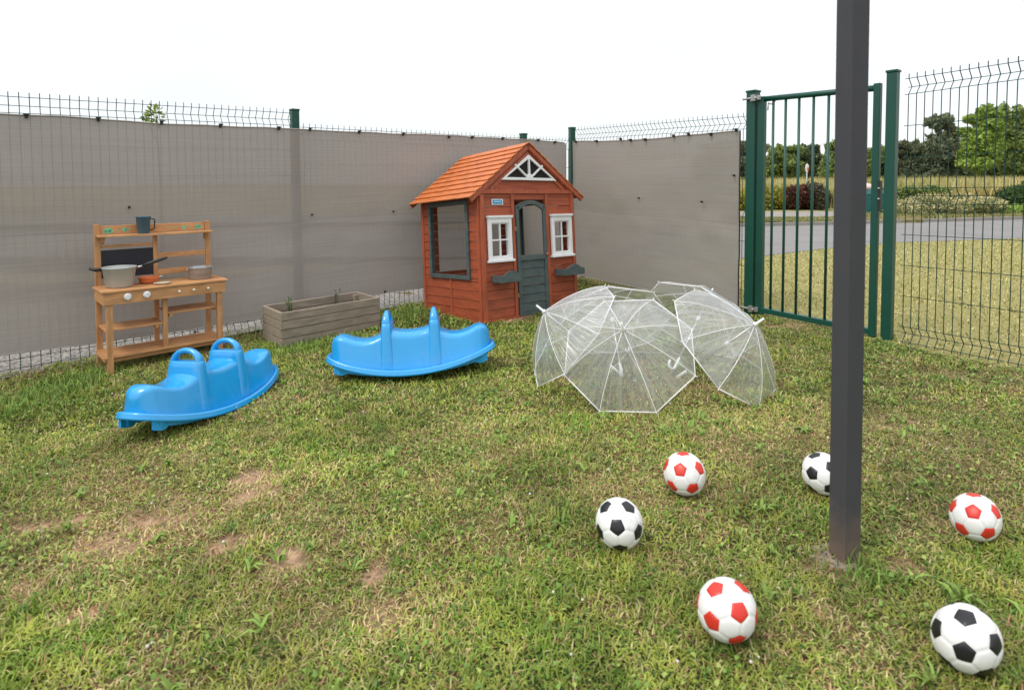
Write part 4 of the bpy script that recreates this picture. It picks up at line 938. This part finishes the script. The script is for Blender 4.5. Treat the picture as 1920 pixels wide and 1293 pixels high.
# ------------------------------------------------------------------ seesaws
def seesaw(pose, name, label, k=1):
    SL, s_, c, hc, hh = .935, .090, .134, .268, .328
    r = empty(name, Vector(pose[:3]), rot3(*pose[3:])); r.scale = (k, k, k); tag(r, label, 'rocker', 'blue plastic rockers on the lawn')
    rz = lambda x: s_*(2*x/SL)**2
    KX = [-.475,-.455,-.445,-.43,-.40,-.37,-.32,-.27,-.22,-.17,-.14,-.10,-.06,0]; KZ_ = [.095,.14,.192,.215,.225,.220,.198,.188,.193,.214,.235,.236,.224,.219]
    KX = KX+[-k for k in KX[-2::-1]]; KZ_ = KZ_+KZ_[-2::-1]
    def top(x): return np.interp(x, KX, KZ_)
    HB2 = .448
    def ew(x, half, p=5): return max(0, 1-(abs(x)/half)**p)**(1/2.6)
    # body hull
    xs = list(np.concatenate([-HB2*np.cos(np.linspace(0, PI, 13))[:4], np.linspace(-.40, .40, 49), -HB2*np.cos(np.linspace(0, PI, 13))[-4:]])); xs = sorted(set(np.round(xs, 4)))
    nc = 22; vs = []
    for x in xs:
        wb = .128*ew(x, HB2+.001, 7)*(1-.10*(abs(x)/HB2)**2)+.004; wt = .094*ew(x, HB2+.001, 5)+.003; zb = rz(x)+.012; zt_ = max(zb+.01, top(x) if abs(x) < .44 else zb+.05)
        zt_ = top(x)*min(1, 1)+0; h_ = max(.012, zt_-zb)
        for k in range(nc+1):
            t = -1+2*k/nc; a = abs(t); sg_ = 1 if t > 0 else -1
            if a > .45: q = (1-a)/.55; y = wb+(wt-wb)*q*.93; z = zb+h_*(q*.80)
            else:
                q = a/.45*PI/2; y = (wb+(wt-wb)*.93)*math.sin(q)**.8 ; z = zb+h_*(.80+.20*math.cos(q)**.75)
            vs.append((x, sg_*y, z))
    n1 = nc+1; fs = [(i*n1+k, (i+1)*n1+k, (i+1)*n1+k+1, i*n1+k+1) for i in range(len(xs)-1) for k in range(nc)]
    fs += [tuple(range(nc, -1, -1)), tuple((len(xs)-1)*n1+k for k in range(n1))]
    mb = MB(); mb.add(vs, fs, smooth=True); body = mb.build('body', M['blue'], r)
    # handle columns with arched grips
    for sx in (-1, 1):
        x0 = sx*c; zr = rz(x0); mb = MB(); H_ = hc+zr; lev = [(zr+.01,.050,.134),(zr+.12,.040,.120),(H_-.03,.031,.101),(H_-.006,.028,.097),(H_,.024,.091)]; vs = []; ns = 28
        for z, hx, hy in lev:
            for k in range(ns):
                t = 2*PI*k/ns; cc, ss = math.cos(t), math.sin(t); e = .42
                vs.append((x0+hx*math.copysign(abs(cc)**e, cc), hy*math.copysign(abs(ss)**e, ss), z))
        fs = [(i*ns+k, i*ns+(k+1) % ns, (i+1)*ns+(k+1) % ns, (i+1)*ns+k) for i in range(len(lev)-1) for k in range(ns)]+[tuple((len(lev)-1)*ns+k for k in range(ns))]
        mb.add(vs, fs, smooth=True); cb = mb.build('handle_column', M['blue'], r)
        mb = MB(); pts = []; 
        for k in range(21):
            t = PI*k/20; pts.append(Vector((x0, .079*math.cos(t), H_-.008+(hh-hc)*math.sin(t)**.9)))
        vs = []; nn = 10
        for i, p in enumerate(pts):
            d = (pts[min(i+1,20)]-pts[max(i-1,0)]).normalized(); a = Vector((1,0,0)); b = d.cross(a)
            for k in range(nn):
                t = 2*PI*k/nn; vs.append(p+a*(.015+.011*(1-math.sin(PI*i/20)))*math.cos(t)+b*.014*math.sin(t))
        mb.add(vs, [(i*nn+k, i*nn+(k+1) % nn, (i+1)*nn+(k+1) % nn, (i+1)*nn+k) for i in range(20) for k in range(nn)], smooth=True)
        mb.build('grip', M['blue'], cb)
    # rim flange: outline in plan follows the rocker arc
    N = 96; prof = [(-.030,.012),(-.012,.010),(-.006,.022),(.003,.023),(.009,.014),(.009,.004),(.013,.0),(.012,-.009),(.002,-.009),(-.002,.004),(-.030,.004)]
    def outl(t):
        cc, ss = math.cos(t), math.sin(t); x = SL/2*math.copysign(abs(cc)**.80, cc); y = .176*math.copysign(abs(ss)**.55, ss)*(1-.20*abs(cc)**2); return Vector((x, y, 0))
    vs = []; P = [outl(2*PI*k/N) for k in range(N)]
    for k in range(N):
        d = (P[(k+1) % N]-P[k-1]).normalized(); n_ = Vector((d.y, -d.x, 0))
        for a, b in prof:
            q = P[k]+n_*a; vs.append((q.x, q.y, rz(min(SL/2, abs(P[k].x)))+.006+b))
    m_ = len(prof); mb = MB(); mb.add(vs, [(k*m_+j, ((k+1) % N)*m_+j, ((k+1) % N)*m_+(j+1) % m_, k*m_+(j+1) % m_) for k in range(N) for j in range(m_)], smooth=True)
    # deck between body and rim
    vs = []
    for k in range(N):
        q = P[k]*.96; vs.append((q.x, q.y, rz(min(SL/2, abs(q.x)))+.014)); q2 = Vector((P[k].x*.88, P[k].y*.55, 0)); vs.append((q2.x, q2.y, rz(abs(q2.x))+.014))
    mb.add(vs, [(2*k, 2*((k+1) % N), 2*((k+1) % N)+1, 2*k+1) for k in range(N)], smooth=True)
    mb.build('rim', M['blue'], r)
    # runners and cross feet underneath
    for sy in (-1, 1):
        mb = MB(); vs = []; xs2 = np.linspace(-.425, .425, 40)
        for x in xs2:
            yw = (.118-.02*(abs(x)/.42)**3)*sy; dep = .012+.034*min(1, abs(x)/.40)
            for dy in (-.008, .008): vs += [(x, yw+dy, rz(x)+.012), (x, yw+dy, rz(x)-dep*(.6 if abs(x) < .36 else 1))]
        fs = []
        for i in range(39):
            b = i*4; fs += [(b,b+4,b+5,b+1), (b+2,b+3,b+7,b+6), (b+1,b+5,b+7,b+3)]
        fs += [(0,1,3,2), (39*4,39*4+2,39*4+3,39*4+1)]
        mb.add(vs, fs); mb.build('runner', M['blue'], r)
    for sx in (-1, 1):
        for sy in (-1, 1):
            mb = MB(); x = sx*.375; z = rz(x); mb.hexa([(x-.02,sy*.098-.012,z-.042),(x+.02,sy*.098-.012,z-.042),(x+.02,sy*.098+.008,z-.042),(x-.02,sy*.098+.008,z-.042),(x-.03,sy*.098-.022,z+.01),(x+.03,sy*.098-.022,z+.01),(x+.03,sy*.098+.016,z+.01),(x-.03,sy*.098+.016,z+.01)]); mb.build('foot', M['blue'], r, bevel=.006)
    return r
def posez(x, y, dz, yaw, p, q): return (x, y, gz(x, y)+dz, yaw, q, p)
seesaw(posez(-1.535, 2.83, .006, 1.301, .071, -.049), 'plastic_rocker', 'blue plastic rocker seat seen end on, in front of the play kitchen', .945)
seesaw(posez(-.575, 3.258, .028, .118, -.048, -.091), 'plastic_rocker', 'blue plastic rocker seat seen side on, between planter and playhouse')
# ------------------------------------------------------------------ umbrellas
UR, UD = .334, .20
def make_umbrella():
    r = empty('clear_umbrella', (0,0,0)); n = 8; K = 8
    rho = (UR*UR+UD*UD)/(2*UD); phi0 = math.asin(UR/rho)
    def rib(t, k):
        p = phi0*k/K; rr = rho*math.sin(p); zz = UD-rho*(1-math.cos(p)); zz = zz*.5+.5*UD*(1-rr/UR); return Vector((rr*math.cos(t), rr*math.sin(t), zz))
    mb = MB()
    for i in range(n):
        t0, t1 = 2*PI*i/n, 2*PI*(i+1)/n; vs = []; m_ = 6
        for k in range(K+1):
            a, b = rib(t0, k), rib(t1, k)
            for j in range(m_+1):
                q = a.lerp(b, j/m_); sag = math.sin(PI*j/m_)*k/K; q = q*(1-.012*sag)+Vector((0,0,.004*math.sin(j*3.1+i*2+k)*sag)); vs.append(q)
        mb.add(vs, [(k*(m_+1)+j, k*(m_+1)+j+1, (k+1)*(m_+1)+j+1, (k+1)*(m_+1)+j) for k in range(K) for j in range(m_)], smooth=True)
    can = mb.build('canopy', M['film'], r)
    ul = can.data.uv_layers.new(name='UVMap')
    for lp in can.data.loops:
        c_ = can.data.vertices[lp.vertex_index].co; rr_ = math.hypot(c_.x, c_.y); th = math.atan2(c_.y, c_.x) % (2*PI); ul.data[lp.index].uv = (th/(2*PI)*8, rr_/UR)
    mb = MB(); rim = [rib(2*PI*i/n, K) for i in range(n)]; pts = []
    for i in range(n):
        mb.tube([rim[i], rim[(i+1) % n]], .0028, 6)
    mb.build('piping', M['white_pl'], can)
    for i in range(n):
        mb = MB(); t = 2*PI*i/n; mb.tube([rib(t, k)*.995 for k in range(K+1)]+[rib(t, K)*1.035], [.0017]*(K+1)+[.0024], 6)
        rb = mb.build('rib', M['white_pl'], r)
        mb = MB(); mb.tube([Vector((.012*math.cos(t), .012*math.sin(t), UD-.19)), rib(t, 4)*.985], .0012, 5); mb.build('stretcher', M['white_pl'], rb)
    mb = MB(); mb.tube([(0,0,UD+.004), (0,0,-.33)], .0048, 10); mb.build('shaft', M['steel'], r)
    mb = MB(); mb.tube([(0,0,UD-.002),(0,0,UD+.006),(0,0,UD+.012),(0,0,UD+.055)], [.013,.012,.0065,.0055], 10); mb.build('ferrule', M['white_pl'], r)
    mb = MB(); mb.tube([(0,0,UD-.20),(0,0,UD-.17)], .011, 10); mb.build('runner', M['white_pl'], r)
    mb = MB(); pts = [(0,0,-.27),(0,0,-.33)]+[(.023-.023*math.cos(a), 0, -.335-.023*math.sin(a)) for a in np.linspace(.1, PI, 9)]+[(.046,0,-.322)]; mb.tube(pts, .0075, 10); mb.build('handle', M['white_pl'], r)
    return r
UMB = [([.569,2.789,.220,-1.947,.816,41.358], 'clear plastic umbrella in front of the cluster, tip pointing at the camera'),
 ([1.07,2.855,.232,-.774,.716,4.42], 'clear plastic umbrella at the right of the cluster, tip pointing right'),
 ([.323,3.063,.235,3.216,.699,-101.765], 'clear plastic umbrella at the left of the cluster, tip pointing at the playhouse'),
 ([.582,3.294,.243,1.586,.712,1.388], 'clear plastic umbrella at the back left of the cluster, open side towards the camera'),
 ([1.078,3.306,.246,.792,.689,7.427], 'clear plastic umbrella at the back right of the cluster, open side towards the camera')]
proto = make_umbrella()
for i, (v, lab) in enumerate(UMB):
    o = proto if i == 0 else copy_tree(proto)
    X, Y, Z, az, el, spin = v
    a = Vector((math.cos(el)*math.cos(az), math.cos(el)*math.sin(az), math.sin(el))); e1 = Vector((-math.sin(az), math.cos(az), 0)); e2 = a.cross(e1)
    x_ = e1*math.cos(spin)+e2*math.sin(spin); y_ = a.cross(x_)
    o.rotation_euler = Matrix((x_, y_, a)).transposed().to_euler(); o.location = (X, Y, Z)
    tag(o, lab, 'umbrella', 'clear umbrellas standing open on the grass')
# ------------------------------------------------------------------ vegetation beyond the fence
def cloud_leaves(blobs, n, size, cols, seed):
    """leaf sized quads spread through lumpy ellipsoids -> arrays"""
    rs = np.random.default_rng(seed); out_ = []
    wts = np.array([b[3]*b[4]*b[5] for b in blobs])**.7; wts /= wts.sum(); cnt = (wts*n).astype(int)+1
    for b, k in zip(blobs, cnt):
        u = rs.normal(size=(k,3)); u /= np.linalg.norm(u, axis=1)[:, None]; rad = rs.random(k)**.35
        lump = .78+.42*np.array([vnoise(np.array([a[0]*2+7]), np.array([a[1]*2+a[2]*3+9]), 1.6, seed)[0] for a in u]) if k < 9000 else 1
        p = u*(rad*lump)[:, None]*np.array(b[3:6])+np.array(b[:3]); out_.append(p)
    P = np.concatenate(out_); n = len(P)
    c1, c2 = np.array(cols[0]), np.array(cols[1]); t = np.clip(fbm(P[:,0]+P[:,2], P[:,1]+P[:,2], 1.3/size*.12, seed)*1.4-.2+rs.normal(0,.15,n), 0, 1)[:, None]
    return P, (c1*(1-t)+c2*t)*(.75+.5*rs.random((n,1)))
def leaf_mesh(name, P, C, size, root, seed, aspect=.55):
    rs = np.random.default_rng(seed); n = len(P); a = rs.normal(size=(n,3)); a /= np.linalg.norm(a,axis=1)[:,None]; b = np.cross(a, rs.normal(size=(n,3))); b /= np.linalg.norm(b,axis=1)[:,None]
    s_ = size*(.6+.8*rs.random((n,1)))
    V = np.stack([P-a*s_*.5, P+b*s_*aspect*.5, P+a*s_*.5, P-b*s_*aspect*.5], 1).reshape(-1,3)
    if root is not None: V = V-np.array(tuple(root.location))
    me = bpy.data.meshes.new(name); me.vertices.add(n*4); me.vertices.foreach_set('co', V.ravel()); me.loops.add(n*4); me.polygons.add(n)
    me.loops.foreach_set('vertex_index', np.arange(n*4)); me.polygons.foreach_set('loop_start', np.arange(n)*4); me.polygons.foreach_set('loop_total', np.full(n,4)); me.update(calc_edges=True)
    ca = me.color_attributes.new('col', 'FLOAT_COLOR', 'POINT'); ca.data.foreach_set('color', np.repeat(np.concatenate([C, np.ones((n,1))],1), 4, 0).ravel())
    me.materials.append(M['leaf']); o = bpy.data.objects.new(name, me); COL.objects.link(o); o.parent = root; return o
def plant(name, x, y, blobs, n, size, cols, label, cat, seed, group=None, trunk=None):
    r = empty(name, (x, y, 0)); tag(r, label, cat, group)
    P, C = cloud_leaves(blobs, n, size, cols, seed); P = P[P[:,2] > .0]; C = C[:len(P)]
    leaf_mesh('crown' if trunk else 'foliage', P, C, size, r, seed)
    mb = MB(); rs = random.Random(seed)
    if trunk:
        h_, r_ = trunk; mb.tube([(0,0,-.1),(rs.uniform(-.1,.1)*r_*4,0,h_*.5),(rs.uniform(-.2,.2)*r_*5,0,h_)], [r_,r_*.75,r_*.35], 8)
        for k in range(7):
            b = rs.choice(blobs); mb.tube([(0,0,h_*(.25+.4*rs.random())), ((b[0]-x)*.5,(b[1]-y)*.5,b[2]*.75), (b[0]-x,b[1]-y,b[2])], [r_*.4,r_*.25,r_*.08], 6)
        mb.build('trunk', M['bark'], r)
    else:
        for k in range(8):
            b = rs.choice(blobs); mb.tube([(b[0]-x,b[1]-y,0), ((b[0]-x)*1.0+rs.uniform(-.1,.1),(b[1]-y),b[2])], [.02,.006], 5)
        mb.build('stems', M['bark'], r)
    return r
def tree_px(name, x0, x1, ytop, ybot, Y, n, size, cols, label, seed, shape='round', group='trees beyond the road'):
    """a tree standing at distance Y whose crown spans the given photo columns"""
    rs = random.Random(seed); pc = at((x0+x1)/2, 345, Y); wd = (x1-x0)/F*Y; zt_ = at((x0+x1)/2, ytop, Y).z; zb = max(.3, at((x0+x1)/2, ybot, Y).z); H_ = zt_-zb
    bl = []
    m_ = 26
    for k in range(m_):
        q = rs.random(); 
        if shape == 'pine': rr = .5*(1-q*.75)
        else: rr = .56*math.sin(PI*(.22+.66*q))**.5
        a = rs.random()*6.28; d = wd*rr*rs.random()**.5*.75
        rad = wd*rs.uniform(.09,.20); bl.append((pc.x+math.cos(a)*d, Y+math.sin(a)*d*.7, zb+H_*(.08+.84*q), rad, rad, rad*rs.uniform(.55,.8)))
    bl.append((pc.x, Y, zb+H_*.40, wd*.40, wd*.3, H_*.38)); bl += [(pc.x+rs.uniform(-.3,.3)*wd, Y, zt_-H_*rs.uniform(.08,.25), wd*.07, wd*.07, H_*.10) for _ in range(6)]
    return plant(name, pc.x, Y, bl, n, size, cols, label, 'tree', seed, group, trunk=(zb+H_*.7, max(.06, wd*.04)))
DKG = ((.08,.11,.055),(.18,.23,.10)); MDG = ((.12,.17,.05),(.30,.38,.10)); LTG = ((.14,.23,.04),(.40,.52,.11)); GRY = ((.12,.14,.085),(.26,.29,.16))
T_ = [('conifer_tree',1660,1745,262,346,40,7000,.26,GRY,'dark loose pine tree just right of the right gate post','round'),
 ('conifer_tree',1722,1802,213,346,38,9000,.26,GRY,'taller grey green pine left of the bright green tree','round'),
 ('conifer_tree',1690,1800,272,346,46,7000,.30,DKG,'low dark pine behind the two grey green pines','round'),
 ('leafy_tree',1795,1885,194,330,34,10000,.24,LTG,'bright green leafy tree right of the pines','round'),
 ('leafy_tree',1855,1965,186,340,36,10000,.26,MDG,'mid green leafy tree at the right edge of the photo','round'),
 ('dark_tree',1765,1910,255,346,46,10000,.32,DKG,'dark tree behind the bright green tree','round'),
 ('leafy_tree',1935,2070,170,340,38,8000,.3,MDG,'leafy tree just past the right edge of the photo','round'),
 ('bushy_tree',1365,1450,262,346,40,7000,.24,GRY,'dark bushy tree seen through the gate beside the hinge post','round'),
 ('bushy_tree',1428,1508,270,346,36,8000,.22,MDG,'yellow green bushy tree seen through the middle bars of the gate','round'),
 ('bushy_tree',1484,1556,270,346,42,7000,.24,DKG,'dark bushy tree seen through the gate left of the grey pillar','round'),
 ('bushy_tree',1528,1612,262,346,38,7000,.24,MDG,'green bushy tree partly hidden by the grey pillar','round'),
 ('bushy_tree',1590,1690,282,346,42,7000,.24,MDG,'green bushy tree between the pillar and the right gate post','round'),
 ('bushy_tree',1290,1392,268,346,42,5000,.28,DKG,'dark bushy tree behind the right end of the grey netting','round')]
for i_, (nm, x0, x1, yt, yb, Y, n, sz, cl, lab, shp) in enumerate(T_): tree_px(nm, x0, x1, yt, yb, Y, n, sz, cl, lab, 21+i_, shp)
def shrub_px(name, x0, x1, ytop, ybot, Y, n, size, cols, label, seed, depth=.9, cat='shrub', group=None):
    rs = random.Random(seed); wd = (x1-x0)/F*Y; pc = at((x0+x1)/2, 345, Y); zt_ = at((x0+x1)/2, ytop, Y).z; k_ = max(3, int(wd/.55)); bl = []
    for k in range(k_*2):
        u = (rs.random()-.5)*wd*.86; h_ = zt_*rs.uniform(.78,1.0); bl.append((pc.x+u, Y+rs.uniform(-.5,.5)*depth, h_*.5, wd*.9/k_*rs.uniform(.6,.9), depth*.5, h_*.5))
    return plant(name, pc.x, Y, bl, n, size, cols, label, cat, seed, group)
YEL = ((.16,.15,.02),(.42,.40,.05)); RED = ((.07,.035,.022),(.24,.085,.05)); BRG = ((.05,.05,.025),(.15,.12,.07))
shrub_px('flowering_shrub', 1372, 1438, 352, 398, 21, 5000, .10, YEL, 'yellow green flowering shrub seen beside the hinge post of the gate', 41)
shrub_px('flowering_shrub', 1425, 1484, 345, 398, 21.3, 5000, .10, YEL, 'yellow green flowering shrub seen through the gate, left of the red brown hedge', 42)
shrub_px('red_hedge', 1476, 1530, 343, 398, 21, 6000, .10, RED, 'red brown hedge bush seen through the gate', 43)
shrub_px('red_hedge', 1518, 1575, 338, 398, 20.6, 6000, .10, BRG, 'dark brown green bush just left of the grey pillar', 44)
shrub_px('green_hedge', 1655, 1770, 345, 376, 20, 7000, .12, MDG, 'low green hedge behind the right gate post', 45)
shrub_px('green_hedge', 1655, 1705, 372, 408, 17.5, 3500, .10, DKG, 'small dark green bush left of the flower bed', 46)
shrub_px('green_hedge', 1880, 1990, 338, 385, 19, 6000, .12, ((.04,.08,.02),(.11,.19,.04)), 'dark green bush at the right edge behind the flower bed', 47)
shrub_px('green_hedge', 1862, 1975, 380, 408, 17, 6000, .08, LTG, 'low bright green plants right of the flower bed', 48, .7)
for i_, (x0, x1, yt, cl, lab) in enumerate(((1340,1440,292,DKG,'low dark bush under the trees beside the hinge post'),(1425,1530,296,MDG,'low green bush under the trees behind the gate bars'),(1515,1625,290,GRY,'low grey green bush under the trees behind the pillar'),
    (1600,1700,288,DKG,'low dark bush under the trees behind the right gate post'),(1690,1790,296,GRY,'low grey green bush under the pines'),(1780,1880,290,DKG,'low dark bush under the bright green tree'),(1870,1990,292,DKG,'low dark bush under the trees at the right edge'))):
    shrub_px('hedgerow_bush', x0, x1, yt, 346, 48, 5000, .28, cl, lab, 80+i_, 3.0)
# flower bed mound
fb = empty('flower_bed', (gp(1778,410).x, 17, 0)); tag(fb, 'mounded flower bed with cream and yellow flowers beyond the road', 'flower bed')
bl = []; rs_ = random.Random(5)
for k in range(40):
    px = 1690+175*rs_.random(); c = at(px, 345, 17+rs_.uniform(-1,1)); e = 1-((px-1778)/100)**2; bl.append((c.x, c.y, .12+.42*max(.1,e)*rs_.random(), .38, .5, .22))
P, C = cloud_leaves(bl, 14000, .10, ((.10,.13,.045),(.30,.32,.13)), 61); k = P[:,2] > 0; P = P[k]; C = C[k]
leaf_mesh('foliage', P, C, .08, fb, 61)
P2, C2 = cloud_leaves([(b[0], b[1], b[2]+.10, b[3], b[4], .16) for b in bl], 7000, .05, ((.62,.50,.16),(.72,.64,.42)), 62); k = P2[:,2] > .08; leaf_mesh('blossom', P2[k], C2[k], .045, fb, 62, .9)
# meadow of tall dry grass, verge grass
def meadow(name, label, n, ylo, yhi, xfun, ln, wd, cols):
    y = ylo+(yhi-ylo)*rng.random(n); x = (rng.random(n)*(xfun[1]-xfun[0])+xfun[0])*y
    t = np.clip(fbm(x, y, .35, 55)*2-.5+rng.normal(0,.2,n), 0, 1)[:,None]; c = (np.array(cols[0])*(1-t)+np.array(cols[1])*t)*(.7+.6*rng.random((n,1)))
    zz = np.maximum(0, (y-21)*.018)
    o = blades_mesh(name, np.stack([x,y,zz],1), rng.random(n)*2*PI, ln*(.6+.6*rng.random(n)), wd*(.6+.8*rng.random(n)), np.clip(rng.normal(.3,.2,n),.02,1), c, M['blade'], .3); tag(o, label, 'grass', kind='stuff')
meadow('tall_meadow_grass', 'tall dry yellow grass growing behind the hedges', 60000, 21.5, 34, (.25,1.15), 1.0, .05, ((.30,.31,.08),(.60,.50,.22)))
meadow('verge_grass', 'rough grass on the verge across the road', 26000, 14.1, 15.6, (.25,.72), .10, .03, ((.22,.24,.07),(.40,.33,.16)))
meadow('border_grass', 'grass around the flower bed across the road', 26000, 15.2, 19.5, (.62,1.2), .14, .04, ((.12,.17,.04),(.32,.30,.12)))
# rising ground and hill far behind
mb = MB(); xs = np.linspace(-700, 1100, 60); vs = []
for i, x in enumerate(xs):
    hgt = 44+10*math.sin(x*.006+1)+6*math.sin(x*.017)
    hgt *= 1/(1+math.exp(-(x-390)/18))
    vs += [(x, 620, -2), (x, 700, hgt), (x, 900, -2)]
mb.add(vs, [(3*i+k, 3*i+3+k, 3*i+4+k, 3*i+1+k) for i in range(59) for k in range(2)], smooth=True); tag(mb.build('hill', M['hill'], recalc=False), kind='structure')
# sapling tip over the left fence
P0 = at(297, 345, 5.6); tpz = at(297, 197, 5.6).z
r = empty('young_tree', (P0.x, 5.6, gz(P0.x, 5.6))); tag(r, 'young green tree whose tip shows above the left netting', 'tree')
g0 = r.location.z
bl = [(P0.x, 5.6, tpz-.10, .08, .08, .13), (P0.x-.10, 5.62, tpz-.13, .05, .05, .06)]
P, C = cloud_leaves(bl, 110, .04, ((.12,.20,.03),(.30,.38,.08)), 71); leaf_mesh('crown', P, C, .045, r, 71)
mb = MB(); mb.tube([(0,0,0),(.02,0,(tpz-g0)*.6),(0,0,tpz-g0-.06)], [.018,.012,.003], 6); mb.tube([(0,0,tpz-g0-.35),(-.08,.02,tpz-g0-.2),(-.11,.02,tpz-g0-.10)], [.005,.004,.002], 5); mb.build('trunk', M['bark'], r)
# bin and road sign seen through the gate
bc = at(1632, 345, 17); bn = empty('litter_bin', (bc.x, 17, 0)); tag(bn, 'dark teal bin seen between the grey pillar and the gate stile', 'bin')
zt_ = at(1632, 357, 17).z
mb = MB(); mb.hexa([(-.28,-.25,.02),(.28,-.25,.02),(.28,.25,.02),(-.28,.25,.02),(-.34,-.3,zt_-.12),(.34,-.3,zt_-.12),(.34,.3,zt_-.12),(-.34,.3,zt_-.12)]); mb.build('bin_body', M['teal'], bn, bevel=.02)
mb = MB(); mb.hexa([(-.36,-.32,zt_-.115),(.36,-.32,zt_-.115),(.36,.34,zt_-.115),(-.36,.34,zt_-.115),(-.30,-.26,zt_),(.30,-.26,zt_),(.30,.3,zt_+.03),(-.30,.3,zt_+.03)]); mb.build('lid', M['teal'], bn, bevel=.02)
mb = MB(); mb.lathe([(0,0),(.16,.0),(.2,.06),(.15,.15),(0,.19)], 16, (-.12,0,zt_+.03)); mb.build('pale_top', M['pink'], bn)
scn = at(1512.5, 345, 24); sg = empty('road_sign', (scn.x, 24, 0)); tag(sg, 'small white and red sign on a thin pole seen through the gate', 'sign')
zs = at(1512.5, 315, 24).z; mb = MB(); mb.tube([(0,0,0),(0,0,zs)], .02, 8); mb.build('pole', M['galv'], sg)
mb = MB(); mb.prism([(.07*math.cos(t*PI/10), zs+.19*math.sin(t*PI/10)) for t in range(20)], -.02, 0); pnl = mb.build('sign_plate', M['white_pl'], sg)
mb = MB(); mb.prism([(.03+.03*math.cos(t*PI/8), zs-.05+.10*math.sin(t*PI/8)) for t in range(16)], -.026, -.0205); mb.build('red_mark', M['sign_red'], pnl)
